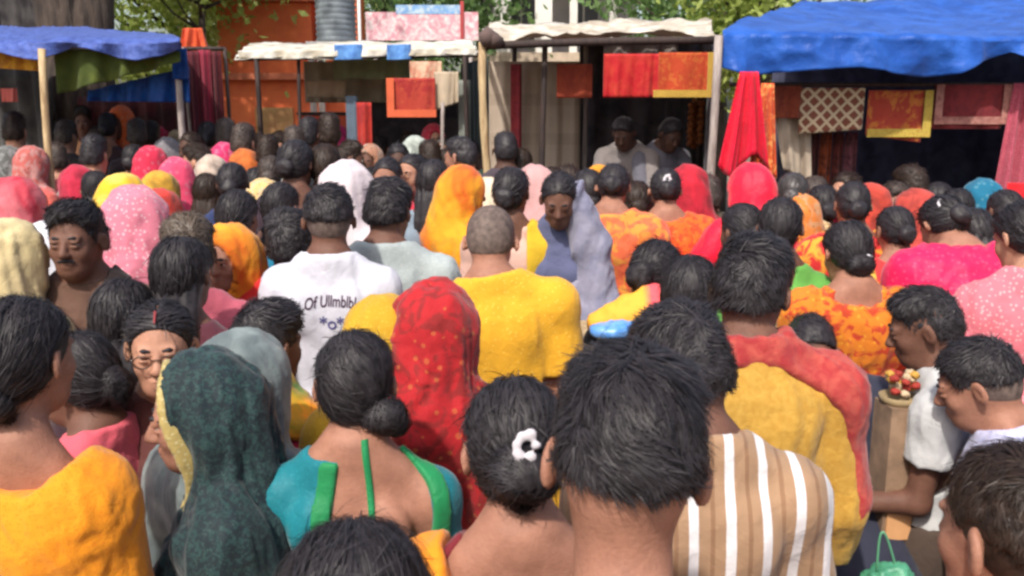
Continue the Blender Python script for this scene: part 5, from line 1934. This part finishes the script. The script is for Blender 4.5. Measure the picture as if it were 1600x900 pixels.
# AC - pink shirt at right edge
p = Person(1592, 318, 2.9, 'woman in pale pink dotted top with black hair at the right edge', tone='fair', hyaw=16, hpitch=22, build=1.15)
p.body().hair('lowbun', n=3000, th=.015).shirt(C('top_pink', (214, 112, 124), 'dots', (226, 176, 176), scale=70, amount=.3), sleeve=1.3, hem=-.4, amp=.02, g=.02, name='kurta').trousers(C('leggings_pink', (190, 80, 96)))

# AD, AE
p = Person(1334, 284, 4.15, 'woman with hair ribbon and red yellow patterned sari behind the tall bun', tone='mid', hyaw=-8, hpitch=8, build=1.1)
ADR = C('sari_red_yellow', (196, 44, 44), 'floral', (216, 150, 50), (210, 70, 80), scale=18)
p.body().hair('bun', col='black', n=600).blouse(ADR, sleeve=.6).skirt(ADR).shawl(ADR, g=.024, hem=-.2, arms=.8, neck=.49, name='sari_end', amp=.022)
p = Person(1398, 322, 4.0, 'woman in red and gold sari between the patterned and crimson saris', tone='mid', hyaw=8, hpitch=10)
AER = C('sari_red_gold', (206, 52, 54), 'floral', (214, 170, 70), (190, 40, 50), scale=14)
p.body().hair('bun', n=500).blouse(AER, sleeve=.6).skirt(AER).shawl(AER, g=.02, hem=-.2, arms=.8, neck=.5, name='sari_end')
p = Person(1512, 326, 3.7, 'woman in pink flowered blouse between crimson sari and pale pink top', tone='mid', hyaw=20, hpitch=20, lean=10)
AFP = C('blouse_pink_flower', (206, 120, 110), 'floral', (180, 50, 70), (214, 180, 120), scale=26)
p.body().hair('long', n=700).blouse(AFP, sleeve=.7, back=(.05, .05)).skirt(AFP).shawl(AFP, g=.02, hem=-.1, arms=.8, name='sari_end', neck=.5)
p = Person(1570, 296, 4.4, 'woman with shiny black hair tied back under the bright red cloth', tone='dark', hyaw=10, hpitch=10)
p.body().hair('bun', n=500).blouse(C('blouse_maroon', (110, 30, 44)), sleeve=.6).skirt(C('blouse_maroon', (110, 30, 44)))

# ---- left middle
p = Person(116, 318, 2.85, 'man with brown face and moustache looking toward the camera at the left', sex='m', tone='dark', yaw=184, hyaw=-2, hpitch=2, face=True, vox=.0068)
p.body().eyes(mus=True).hair('short', n=3500, th=.013).shirt(C('vest_brown', (92, 66, 54)), sleeve=.15, hem=-.2, name='vest').trousers(BROWNT)
p.shawl(C('strap_dark', (40, 28, 28)), g=.018, hem=-.05, cut=[lambda x, y, z: np.abs(x + .06 + .3 * (z - .35)) - .03], arms=0, neck=.53, name='bag_strap', amp=.004)
PKV = C('veil_pink_dotted', (206, 120, 138), 'dots', (216, 186, 190), scale=58, amount=.3)
p = Person(208, 302, 3.4, 'woman under a pink veil dotted white beside the brown faced man', tone='dark', yaw=24, hpitch=8)
p.body().veil(PKV, hem=-.3, amp=.035, arms=1.0, g=.03).skirt(PKV)
p = Person(194, 276, 4.05, 'woman in bright yellow veil behind the pink dotted veil', tone='dark', yaw=-18, hpitch=8)
p.body().veil(C('veil_bright_yellow', (220, 172, 40), 'mottle', (222, 190, 90), scale=8), hem=-.1, amp=.03, arms=1.0).skirt(C('skirt_yellow', (206, 160, 50)))
p = Person(280, 372, 2.6, 'woman with smooth greenish black hair in front of the orange yellow veil', tone='dark', hyaw=-8, hpitch=2)
p.body().hair('long', n=3500, th=.017).blouse(C('blouse_dusky', (92, 44, 56)), sleeve=.6).skirt(C('blouse_dusky', (92, 44, 56)))
p = Person(290, 342, 2.95, 'man with brown grey sunlit hair behind the smooth black hair', sex='m', tone='dark', hyaw=20, hpitch=6)
p.body().hair('short', col=hair_mat('hair_brown_grey', (84, 72, 62), .42), n=13000, th=.012).shirt(C('shirt_pinkish', (176, 84, 100)), collar='shirt').trousers(DARKT)  # sun highlight on the hair painted as a paler brown grey
p = Person(190, 440, 2.5, 'woman with long loose black hair left of the thin glasses', tone='dark', hyaw=-6, hpitch=4)
p.body().hair('long', n=5500, th=.018).blouse(C('top_dark_plum', (58, 36, 46)), sleeve=.6).skirt(C('top_dark_plum', (58, 36, 46)))
p = Person(384, 526, 2.0, 'short woman in grey veil tucked behind the dark teal veil', tone='dark', yaw=-20, hpitch=10)
p.body().veil(C('veil_grey', (124, 134, 132), 'mottle', (92, 102, 104), scale=12), hem=-.1, amp=.02, arms=.9, g=.016).skirt(C('skirt_grey', (90, 96, 98)))
p = Person(417, 478, 2.36, 'dark haired woman with orange green scarf and pink top', tone='dark', yaw=-20, hyaw=-16, hpitch=6)
p.body().hair('short', n=4000, th=.016, ln=.04).shirt(C('top_hot_pink', (226, 56, 96), vary=.1), sleeve=.6, hem=-.2).skirt(C('skirt_hot_pink', (190, 50, 80)))
p.shawl(C('scarf_orange_green', (220, 140, 34), 'mottle', (70, 130, 40), scale=11), g=.034, hem=.43, arms=0, neck=.58, name='scarf', amp=.018)
p = Person(352, 358, 3.25, 'woman in orange and yellow veil with her face toward the camera', tone='mid', yaw=165, hpitch=6, face=True)
p.body().eyes().hair('bun', n=300).veil(C('veil_orange_yellow', (214, 104, 26), 'mottle', (222, 150, 36), scale=7), hem=-.1, amp=.03, arms=.9).skirt(C('skirt_orange_b', (200, 100, 40)))
p.shawl(C('wrap_red', (172, 34, 44)), g=.05, hem=.02, arms=(.9, .2), neck=.30, name='red_wrap', cut=[lambda x, y, z: x - .02])
p = Person(450, 334, 3.3, 'short haired man in red shirt left of the lettered tee', sex='m', tone='deep', hyaw=14, hpitch=6)
p.body().hair('short', n=13000, th=.014).shirt(C('shirt_red', (186, 34, 34)), collar='shirt', sleeve=.7).trousers(DARKT)
p = Person(372, 298, 3.75, 'woman with black hair and teal blue blouse behind the orange yellow veil', tone='dark', hyaw=-12, hpitch=10)
p.body().hair('lowbun', n=1200, th=.018).blouse(C('blouse_blue_teal', (22, 110, 140)), sleeve=.7, back=(.04, .04)).skirt(C('skirt_blue', (30, 70, 130)))
p = Person(362, 254, 4.7, 'woman with black hair and navy blouse behind the teal blue blouse', tone='dark', hyaw=8, hpitch=6)
p.body().hair('bun', n=400, th=.014).blouse(C('blouse_navy', (40, 52, 92)), sleeve=.7).skirt(C('blouse_navy', (40, 52, 92)))
p = Person(14, 352, 2.8, 'woman in pale cream shawl over her head at the left edge', tone='dark', yaw=-20, hpitch=8)
p.body().veil(C('veil_cream', (204, 184, 140), 'mottle', (186, 168, 124), scale=8), hem=-.3, amp=.035, arms=1.0).skirt(C('skirt_cream', (190, 170, 130)))
p = Person(28, 282, 3.7, 'woman in dusty pink veil with red edge at the left', tone='dark', yaw=-10, hpitch=8)
p.body().veil(C('veil_dusty_pink', (206, 112, 120), 'mottle', (180, 40, 60), scale=5), hem=-.3, amp=.03, arms=1.0).skirt(C('skirt_dusty', (190, 100, 110)))
p = Person(80, 352, 3.2, 'person in white shawl left of the brown faced man', tone='dark', yaw=14, hpitch=6)
p.body().veil(C('veil_pure_white', (206, 206, 214)), hem=-.2, amp=.03, arms=1.0).skirt(C('skirt_white_b', (196, 196, 204)))
p = Person(60, 300, 4.3, 'woman in coral red veil under the bamboo pole', tone='dark', yaw=20, hpitch=8)
p.body().veil(C('veil_coral', (204, 62, 66), 'mottle', (214, 110, 90), scale=8), hem=-.2, amp=.03, arms=1.0).skirt(C('skirt_coral', (180, 60, 60)))
p = Person(462, 220, 4.3, 'woman with wide dark hair in plum blouse below the orange shrine wall', tone='dark', hyaw=-14, hpitch=6)
p.body().hair('bun', n=600, th=.020).blouse(C('blouse_dark_plum', (56, 40, 52)), sleeve=.6).skirt(C('blouse_dark_plum', (56, 40, 52))).pallu(C('blouse_dark_plum', (56, 40, 52)))
p = Person(506, 226, 4.4, 'woman with dark brown hair right of the plum blouse', tone='dark', hyaw=10, hpitch=6)
p.body().hair('lowbun', col='brown', n=600, th=.018).blouse(C('blouse_aubergine', (50, 38, 54)), sleeve=.6).skirt(C('blouse_aubergine', (50, 38, 54)))
p = Person(440, 285, 4.0, 'woman with bare arm in rose pink blouse behind the short haired red shirt', tone='fair', hyaw=-20, hpitch=10)
p.body().hair('braid', n=900).blouse(C('blouse_rose', (202, 80, 96)), sleeve=.4, back=(.07, .1)).skirt(C('skirt_rose', (190, 80, 100)))
p = Person(604, 246, 4.7, 'woman in red shawl looking toward the camera above the pale grey shirt', tone='mid', yaw=172, hpitch=8, face=True, vox=.011)
p.body().eyes().hair('bun', n=400).shirt(C('top_rose_red', (202, 50, 70)), sleeve=.8).skirt(C('top_rose_red', (202, 50, 70)))
p = Person(644, 240, 4.9, 'light faced woman in red looking left behind the pale grey shirt', tone='fair', yaw=150, hpitch=4, face=True, vox=.011)
p.body().eyes().hair('bun', n=400).shirt(C('top_crimson', (196, 40, 56)), sleeve=.8).skirt(C('top_crimson', (196, 40, 56)))
p = Person(676, 250, 4.4, 'woman with long black hair over grey blue blouse by the yellow orange veil', tone='dark', hyaw=-8, hpitch=4)
p.body().hair('long', n=900, th=.016).blouse(C('blouse_grey_blue', (122, 136, 150)), sleeve=.7).skirt(C('skirt_grey_blue', (80, 90, 104)))
p = Person(720, 216, 5.6, 'tall man with orange lit face turned left by the bamboo pole', sex='m', tone='mid', yaw=60, hpitch=4, face=True, vox=.011)
p.body().eyes().hair('short', n=300).shirt(C('shirt_stone', (150, 140, 130)), collar='shirt').trousers(DARKT)
p = Person(790, 208, 6.0, 'man with black hair and dark shirt behind the bamboo pole', sex='m', tone='deep', hyaw=10)
p.body().hair('short', n=300).shirt(C('shirt_dusk', (72, 62, 70)), collar='shirt').trousers(DARKT)
p = Person(835, 262, 4.9, 'person in pale rose shawl behind the dark haired yellow blouse', tone='mid', yaw=20, hpitch=8)
p.body().veil(C('veil_pale_rose', (190, 146, 144)), hem=-.1, amp=.03, arms=.9).skirt(C('skirt_pale_rose', (180, 140, 140)))
p = Person(918, 264, 4.5, 'woman with black hair close behind the lavender grey sari', tone='dark', hyaw=10, hpitch=10)
p.body().hair('lowbun', n=500).blouse(C('blouse_olive', (110, 116, 60)), sleeve=.6).skirt(C('blouse_olive', (110, 116, 60)))
# two shopkeepers standing bent over their goods on the platform
p = Person(972, 222, 6.8, 'shopkeeper in pale grey shirt bending over goods in the dark stall', sex='m', tone='deep', yaw=160, lean=26, hpitch=30, base=.44, pz=.8, vox=.012, face=True, arms=('reach', 'reach'))
p.body().eyes().hair('short', n=300).shirt(C('shirt_ash', (122, 114, 112)), collar='shirt', sleeve=1.3).trousers(DARKT)
p = Person(1052, 232, 6.8, 'shopkeeper in dark grey shirt bending beside the pale grey shopkeeper', sex='m', tone='deep', yaw=200, lean=28, hpitch=30, base=.44, pz=.8, vox=.012, face=True, arms=('reach', 'reach'))
p.body().eyes().hair('short', n=300).shirt(C('shirt_slate', (96, 94, 104)), collar='shirt', sleeve=1.3).trousers(DARKT)

# ---------------------------------------------------------------- lettering on the white tee
def shirt_text(p, text, size, zc, xc, mat, name='lettering', arch=0.0, shear=0.0, sx=1.0):
    from mathutils.bvhtree import BVHTree
    cu = bpy.data.curves.new(name, 'FONT')
    cu.body = text
    cu.size = size
    cu.align_x = 'CENTER'
    cu.offset = size * .012
    cu.shear = shear
    tmp = bpy.data.objects.new('tmp_text', cu)
    COL.objects.link(tmp)
    dg = bpy.context.evaluated_depsgraph_get()
    me = bpy.data.meshes.new_from_object(tmp.evaluated_get(dg))
    bpy.data.objects.remove(tmp)
    sh = p.parts['shirt']
    bv = BVHTree.FromPolygons([v.co.copy() for v in sh.data.vertices], [tuple(q.vertices) for q in sh.data.polygons])
    import bmesh
    bm = bmesh.new(); bm.from_mesh(me)
    bmesh.ops.subdivide_edges(bm, edges=[e for e in bm.edges if e.calc_length() > size * .3], cuts=2)
    bmesh.ops.triangulate(bm, faces=bm.faces)
    for v in bm.verts:
        x, z = v.co.x * sx + xc, v.co.y + zc - arch * v.co.x ** 2
        h = bv.ray_cast(Vector((x, -1.0, z)), Vector((0, 1, 0)))
        y = h[0].y if h[0] else -.12
        v.co = Vector((x, y - .0025, z))
    bm.to_mesh(me); bm.free()
    me.materials.clear(); me.materials.append(mat)
    o = bpy.data.objects.new(name, me)
    COL.objects.link(o)
    o.parent = sh
    return o


INK = C('print_ink', (70, 44, 66), bump=0, sheen=0)
zt = NP.tp(0, 0, .362)[2]
shirt_text(NP, 'Of Ullmblble.', .056, zt, .030, INK, arch=.5, shear=.12, sx=.66)
shirt_text(NP, '*o*', .060, zt - .078, .02, C('print_blue', (84, 80, 130), bump=0, sheen=0), name='emblem')

# ================================================================== THE FAR CROWD
def proto(kind):
    """one figure of each kind; placed ones are copies that share its meshes"""
    q = dict(u=800, v=300, D=6.0, vox=.016)
    if kind == 'man_back':
        p = Person(label='x', sex='m', tone='dark', hpitch=4, **q).body().hair('short', n=1300, th=.013).shirt(WHITE, collar='shirt', sleeve=.8).trousers(DARKT)
    elif kind == 'man_front':
        p = Person(label='x', sex='m', tone='dark', hpitch=4, face=True, **q).body().eyes().hair('short', n=1300).shirt(WHITE, collar='shirt', sleeve=.8).trousers(DARKT)
    elif kind == 'woman_bun':
        p = Person(label='x', tone='dark', hpitch=6, **q).body().hair('bun', n=1300, th=.013).blouse(WHITE, sleeve=.6, back=(.06, .08)).skirt(WHITE).pallu(WHITE)
    elif kind == 'woman_long':
        p = Person(label='x', tone='dark', hpitch=4, **q).body().hair('long', n=1300, th=.014).blouse(WHITE, sleeve=.6).skirt(WHITE)
    elif kind == 'woman_front':
        p = Person(label='x', tone='mid', hpitch=4, face=True, **q).body().eyes().hair('bun', n=1300).shirt(WHITE, sleeve=.7, name='blouse').skirt(WHITE)
    else:
        p = Person(label='x', tone='dark', hpitch=6, face=True, **q).body().eyes().veil(WHITE, hem=-.2, amp=.03, arms=1.0).skirt(WHITE)
    p.h = at(800, 300, 6.0).z
    return p


PROTO = {}
HG2 = hair_mat('hair_dusty', (70, 60, 56))  # paler tone puts varied light into the hair colour of some far heads
CLOTHING = {'shirt', 'blouse', 'veil', 'skirt', 'sari_end', 'collar'}


def far(kind, u, v, D, col, label, yaw=0, kindpat='mottle'):
    T = at(u, v, D)
    if kind not in PROTO:
        PROTO[kind] = proto(kind)
        root = PROTO[kind].root
        PROTO[kind].used = True
    else:
        src = PROTO[kind].root
        root = src.copy()
        COL.objects.link(root)
        for ch in list(src.children):
            c = ch.copy(); COL.objects.link(c); c.parent = root
            for gch in list(ch.children):
                d = gch.copy(); COL.objects.link(d); d.parent = c
    s = T.z / PROTO[kind].h
    root.scale = (min(1.06, max(.92, s)),) * 2 + (s,)
    root.rotation_euler = (0, 0, R(yaw))
    root.location = (T.x, D, 0)
    root['label'] = label
    m = C('crowd_' + '_'.join(str(c) for c in col), col, kindpat, tuple(int(c * .72) for c in col) if kindpat == 'mottle' else tuple(int(c * .6 + 70) for c in col), tuple(int(c * .5) for c in col), scale=9 if kindpat == 'mottle' else 26)
    tone = SKIN[('dark', 'mid', 'deep', 'dark', 'fair', 'mid')[int(u * 3 + v) % 6]]
    hc = (HAIR['black'], HAIR['brown'], HAIR['black'], HG2, HAIR['brown'])[int(u + v * 2) % 5]
    todo = list(root.children)
    for c in todo:
        todo += list(c.children)
        if c.name.split('.')[0] in ('body', 'hair'):
            c.material_slots[0].link = 'OBJECT'
            c.material_slots[0].material = tone if c.name[0] == 'b' else hc
        if c.name.split('.')[0] in CLOTHING:
            c.material_slots[0].link = 'OBJECT'
            c.material_slots[0].material = m


FAR = [
    ('woman_veil', 262, 218, 6.2, (120, 116, 120), 'woman in mouse grey veil left of the grey pole', 40),
    ('woman_front', 302, 206, 7.2, (196, 150, 60), 'woman in ochre blouse turned to the camera right of the grey pole', 150),
    ('man_front', 312, 226, 5.7, (150, 52, 66), 'man in dark rose shirt turning left before the maroon rack', 95),
    ('woman_veil', 384, 236, 5.8, (206, 110, 50), 'woman in amber veil right of the magenta veil', 60),
    ('man_front', 540, 222, 5.8, (70, 84, 120), 'man in denim blue shirt right of the aubergine blouse', -80),
    ('woman_veil', 1362, 292, 4.9, (196, 66, 50), 'woman in brick red veil before the dark navy backing', -30),
    ('woman_veil', 330, 246, 5.3, (196, 176, 160), 'woman in beige veil between the grey pole and the magenta veil', 20),
    ('woman_veil', 410, 284, 4.4, (212, 176, 116), 'woman in straw yellow veil left of the bare armed rose blouse', -15),
    ('man_back', 86, 226, 6.0, (150, 60, 70), 'man in faded red shirt left of the old tree trunk', 30),
    ('woman_veil', 44, 232, 5.6, (176, 90, 84), 'woman in brick pink veil left of the bamboo pole', -25),
    ('woman_front', 586, 262, 4.6, (196, 56, 74), 'woman in raspberry blouse looking left behind the pale grey shirt', 110),
    ('woman_veil', 1250, 306, 4.4, (206, 120, 50), 'woman in saffron veil between the cream sari and the tall bun', 25),
    ('woman_veil', 1440, 300, 4.9, (190, 70, 60), 'woman in terracotta veil before the dark navy backing', 40),
    ('man_back', 18, 178, 7.6, (60, 74, 66), 'man in dark green shirt at the far left under the tarpaulin', 10),
    ('woman_veil', 8, 232, 5.6, (92, 92, 90), 'woman in grey veil at the left edge under the tarpaulin', -20),
    ('man_back', 98, 190, 8.6, (52, 46, 48), 'man in dark shirt against the old tree trunk', -10),
    ('man_back', 142, 214, 6.6, (176, 174, 172), 'man in light grey shirt right of the bamboo pole', 0),
    ('woman_veil', 120, 262, 4.9, (186, 40, 66), 'woman in crimson veil right of the bamboo pole', 30),
    ('woman_long', 146, 268, 4.7, (84, 40, 60), 'woman with long black hair right of the crimson veil', 10),
    ('man_front', 130, 168, 9.6, (206, 150, 110), 'man in peach shirt facing the camera under the deep blue tarpaulin', 190),
    ('woman_bun', 165, 176, 9.0, (70, 50, 54), 'dark haired woman under the deep blue tarpaulin', 0),
    ('woman_veil', 190, 168, 9.2, (224, 104, 52), 'woman in orange veil under the deep blue tarpaulin', 160),
    ('man_back', 212, 188, 8.4, (60, 44, 48), 'man in dark brown shirt under the deep blue tarpaulin', 20),
    ('woman_bun', 205, 226, 5.9, (140, 70, 96), 'grey lit hair knot in mauve blouse behind the yellow veil', 0),
    ('woman_veil', 232, 232, 5.6, (196, 40, 70), 'woman in narrow red veil behind the yellow veil', -30),
    ('woman_veil', 274, 250, 4.9, (216, 70, 104), 'woman in white streaked pink veil below the grey pole', 15),
    ('woman_veil', 246, 272, 4.6, (208, 156, 50), 'woman in ochre yellow veil left of the streaked pink veil', -10),
    ('man_back', 232, 192, 8.8, (96, 92, 90), 'man in ash grey shirt left of the grey pole', 0),
    ('woman_bun', 322, 190, 8.0, (110, 40, 56), 'woman in wine blouse in front of the maroon rack', 0),
    ('woman_long', 320, 272, 4.6, (120, 34, 50), 'woman with black hair and dark red top left of the navy blouse', -8),
    ('man_back', 352, 188, 7.8, (136, 132, 120), 'man in khaki grey shirt before the orange wall', 20),
    ('man_back', 376, 196, 7.2, (70, 72, 66), 'man in olive grey shirt before the orange wall', -10),
    ('woman_veil', 350, 226, 6.0, (206, 46, 100), 'woman in magenta veil before the orange wall', 25),
    ('man_back', 416, 214, 7.0, (150, 160, 158), 'man in pale grey shirt under the white roofed stall', 0),
    ('woman_bun', 420, 244, 5.0, (214, 160, 100), 'woman in peach yellow blouse left of the wide dark hair', 6),
    ('woman_bun', 398, 262, 5.0, (84, 40, 50), 'woman in brown wine blouse left of the peach yellow blouse', -8),
    ('man_front', 440, 208, 8.0, (160, 150, 146), 'man in stone grey shirt facing the camera before the orange wall', 170),
    ('man_back', 458, 200, 7.4, (60, 50, 66), 'man in dark violet shirt under the white roofed stall', 8),
    ('man_back', 480, 186, 7.8, (150, 146, 140), 'man in light stone shirt in front of the orange chest', -6),
    ('man_back', 514, 180, 7.2, (48, 50, 58), 'tall man in black shirt in front of the orange chest', 12),
    ('woman_veil', 578, 228, 6.2, (168, 120, 96), 'woman in tan veil below the red orange sari', 170),
    ('woman_front', 622, 224, 6.4, (150, 120, 112), 'woman in dusty pink blouse facing the camera under the rust banner', 185),
    ('woman_veil', 648, 216, 7.4, (176, 184, 176), 'woman in pale green veil under the rust banner', -20),
    ('man_back', 672, 222, 6.8, (52, 46, 50), 'man in dark shirt under the rust banner', 10),
    ('woman_veil', 676, 196, 9.0, (186, 50, 66), 'woman in red veil deep inside the white roofed stall', 200),
    ('woman_bun', 700, 232, 6.0, (160, 176, 180), 'woman in pale blue blouse left of the bamboo pole', 12),
    ('woman_veil', 757, 282, 4.6, (226, 206, 178), 'person in pale cream veil at the foot of the centre bamboo pole', -60),
    ('woman_bun', 862, 262, 5.2, (90, 92, 96), 'woman with black hair at the dark post', -10),
    ('man_back', 890, 262, 5.4, (70, 66, 74), 'man in charcoal shirt right of the dark post', 14),
    ('woman_bun', 996, 284, 4.9, (196, 90, 50), 'woman in burnt orange blouse between the two orange saris', 0),
    ('woman_long', 1204, 288, 5.0, (110, 60, 50), 'woman with black hair under the hanging red sari', -14),
    ('woman_bun', 1290, 290, 4.9, (196, 110, 50), 'woman in amber blouse below the stall rack', 0),
    ('man_back', 1430, 262, 5.4, (34, 36, 50), 'man in blue black shirt inside the right stall', 20),
    ('woman_long', 1500, 296, 4.8, (44, 42, 54), 'woman with loose black hair before the dark navy backing', -12),
]
MORE = [
    ('apricot', (214, 150, 100), 30, 214), ('brick', (150, 66, 50), 58, 206), ('plum', (84, 44, 76), 112, 204), ('ivory', (206, 196, 176), 152, 198), ('crimson', (186, 34, 54), 178, 206),
    ('steel blue', (86, 108, 140), 222, 208), ('ruby', (160, 30, 60), 250, 200), ('sand', (184, 160, 124), 276, 206), ('indigo', (56, 58, 104), 336, 208), ('tangerine', (214, 110, 44), 366, 218),
    ('chalk', (206, 206, 200), 396, 206), ('claret', (124, 28, 46), 432, 222), ('turquoise', (40, 140, 150), 500, 206), ('fuchsia', (204, 44, 120), 528, 198), ('bottle green', (36, 84, 60), 556, 206),
    ('salmon', (214, 124, 104), 592, 214), ('lemon', (222, 200, 80), 636, 204), ('vermilion', (206, 62, 40), 690, 214), ('mint', (150, 196, 170), 742, 222), ('cobalt', (40, 70, 150), 812, 232),
    ('marigold', (224, 150, 40), 936, 262), ('cherry', (190, 30, 50), 1080, 262), ('copper', (164, 92, 56), 1106, 276), ('pumpkin', (214, 110, 40), 1276, 276), ('scarlet pink', (214, 50, 80), 1330, 268),
    ('honey', (206, 156, 70), 1396, 286), ('garnet', (130, 30, 44), 1470, 286), ('peacock blue', (20, 100, 130), 1540, 284), ('tomato', (204, 60, 50), 246, 300), ('berry', (140, 36, 84), 168, 318)]
KINDS_ = ('woman_veil', 'man_back', 'woman_bun', 'woman_front', 'man_front', 'woman_long', 'woman_veil')


def place_of(u):
    for lim, t in ((130, 'near the left bamboo pole'), (285, 'under the faded blue tarpaulin'), (345, 'before the maroon rack'), (480, 'before the orange wall'), (700, 'under the white roof'),
                   (780, 'by the centre bamboo pole'), (1125, 'before the centre stall'), (1600, 'under the big blue tarpaulin')):
        if u < lim:
            return t


for k_, (cn_, col_, u_, v_) in enumerate(MORE):
    kd = KINDS_[k_ % 7]
    wear = {'woman_veil': 'woman under %s veil', 'man_back': 'man in %s shirt', 'woman_bun': 'woman in %s sari blouse', 'woman_front': 'woman in %s top, face showing', 'man_front': 'man in %s shirt, face showing', 'woman_long': 'long haired woman in %s blouse'}[kd]
    z_ = 1.5 + .22 * ((k_ * 37) % 10) / 10
    th_ = math.atan((v_ - 450) / F_PX) + PITCH
    D_k = min(9.6, max(5.2, (2.0 - z_) / math.tan(th_)))
    if 1120 < u_:
        D_k = min(D_k, 5.3)
    elif u_ > 780:
        D_k = min(D_k, 6.1)
    FAR.append((kd, u_, v_, D_k, col_, wear % cn_ + ' ' + place_of(u_), (k_ * 53) % 70 - 35 + (150 if 'front' in kd else 0)))
for r in FAR:
    if r in FAR[:60] and r[1] < 770 and 4.3 < r[3] < 6.4:
        Dn = r[3] * 1.22
        while at(r[1], r[2], Dn).z < 1.40:
            Dn -= .1
        r = r[:3] + (Dn,) + r[4:]
    far(*r[:6], yaw=r[6], kindpat=('mottle', 'dots', 'floral')[int(r[1]) % 3] if 'veil' in r[0] else 'mottle')

# ================================================================== SMALL THINGS CARRIED OR SET OUT
# striped cloth roll, yellow to pink, and blue packet on the near counter
b0 = at(985, 500, 2.75)
cn = empty('offering_table', (b0.x + .05, 3.0, 0), 0, 'low table with cloth behind the big tousled head', 'table')
MB().box((0, 0, .60), (.30, .22, .60)).build('table_cloth', C('table_cloth', (110, 34, 40), 'floral', (160, 90, 40), (70, 20, 24), scale=20), cn)
MB().box((0, 0, 1.21), (.31, .23, .01)).build('table_top', WOODP, cn)
a_, b_ = at(935, 505, 2.85), at(1020, 480, 2.85)
V, Fs = sdf_mesh([Cone(a_, (a_ + b_) / 2, .035, .055), Cone((a_ + b_) / 2, b_, .055, .072)], .009, .03)
V = V + vnormals(V, Fs) * ((ridge(V * np.array((30, 30, 30)), 3) - .5) * .016)[:, None]
m_, nt_, bs_ = new_mat('roll_cloth')
tc_ = N(nt_, 'ShaderNodeTexCoord'); sx_ = N(nt_, 'ShaderNodeSeparateXYZ'); nt_.links.new(tc_.outputs['Object'], sx_.inputs[0])
nt_.links.new(mixc(nt_, ramp(nt_, sx_.outputs['X'], .05, .075), lin((222, 160, 50)), lin((226, 84, 92))), bs_.inputs['Base Color'])
bs_.inputs['Roughness'].default_value = .8
o = mesh_obj('cloth_roll', V - np.array((a_ + b_) / 2), Fs, m_, loc=tuple((a_ + b_) / 2))
setp(o, 'rolled yellow cloth with pink end right of the yellow shirt', 'cloth roll')
q = at(958, 516, 2.78)
pk = empty('packet', tuple(q), .1, 'bright blue packet lying below the rolled yellow cloth', 'packet')
V, Fs = sdf_mesh([Ell((0, 0, 0), (.075, .05, .026)), Ell((.05, 0, .006), (.05, .04, .022))], .008, .02)
mesh_obj('wrapper', V + vnormals(V, Fs) * ((ridge(V * 40, 5) - .5) * .014)[:, None], Fs, plain('packet_blue', (70, 130, 206), .35, c2=(110, 160, 220), scale=30), pk)

# goods by the reaching boy: pale carton, flower tray, green bag
q = at(1402, 660, 2.35)
ct = empty('carton', (q.x, 2.35, 0), .08, 'tall tan carton under the flower plate beside the boy in white tee', 'carton')
MB().box((0, 0, .60), (.045, .05, .60)).build('box', plain('carton_tan', (150, 122, 98), .9, c2=(112, 90, 72), scale=14, bump=.3), ct)
MB().box((.03, -.052, 1.05), (.010, .003, .12)).build('tape', plain('tape_yellow', (206, 196, 90), .5, bump=0), ct)
MB().box((0, -.053, .88), (.035, .003, .06)).build('sticker', plain('sticker_peach', (222, 166, 116), .6, bump=0), ct)
q = at(1402, 640, 2.35)
ft = empty('flower_tray', (q.x, 2.35, 1.222), 0, 'round plate of red and yellow flowers on the tan carton', 'tray')
MB().lathe((0, 0, -.02), [(.03, -.01), (.045, .0), (.052, .02), (.049, .02), (.035, .005)], 18).build('tray', plain('leaf_plate', (150, 130, 96), .8, bump=0), ft, True)
rg = random.Random(5)
for k in range(26):
    a = rg.uniform(0, 6.28); r_ = .042 * math.sqrt(rg.random())
    V, Fs = sdf_mesh([Ell((r_ * math.cos(a), r_ * math.sin(a), .015 + rg.uniform(0, .05)), (.013, .013, .010))], .005, 0)
    mesh_obj('flower', V + vnormals(V, Fs) * ((vnoise(V * 220, k) - .5) * .008)[:, None], Fs, [plain('petal_red', (160, 50, 40), .8, bump=0), plain('petal_yellow', (196, 150, 66), .8, bump=0), plain('petal_cream', (196, 172, 140), .8, bump=0)][k % 3], ft)
q = at(1388, 880, 1.95)
gb = empty('carry_bag', (q.x, q.y, q.z - .05), 0, 'translucent green carry bag below the reaching hand', 'bag')
V, Fs = sdf_mesh([Ell((0, 0, -.12), (.085, .06, .12)), Ell((.01, 0, -.03), (.05, .04, .07))], .007, .05)
n_ = vnormals(V, Fs)
mesh_obj('bag', V + n_ * ((ridge(V * 30, 6, 3) - .5) * .045)[:, None], Fs, plain('bag_green', (84, 158, 122), .5, c2=(56, 120, 94), scale=14, bump=.4), gb)
MB().tube([(-.025 + .05 * k / 14 - .02 * math.sin(math.pi * k / 14), 0, .02 + .11 * math.sin(math.pi * k / 14)) for k in range(15)], .003, 7).build('handle', plain('bag_green_pale', (92, 156, 122), .35, bump=0), gb, True)
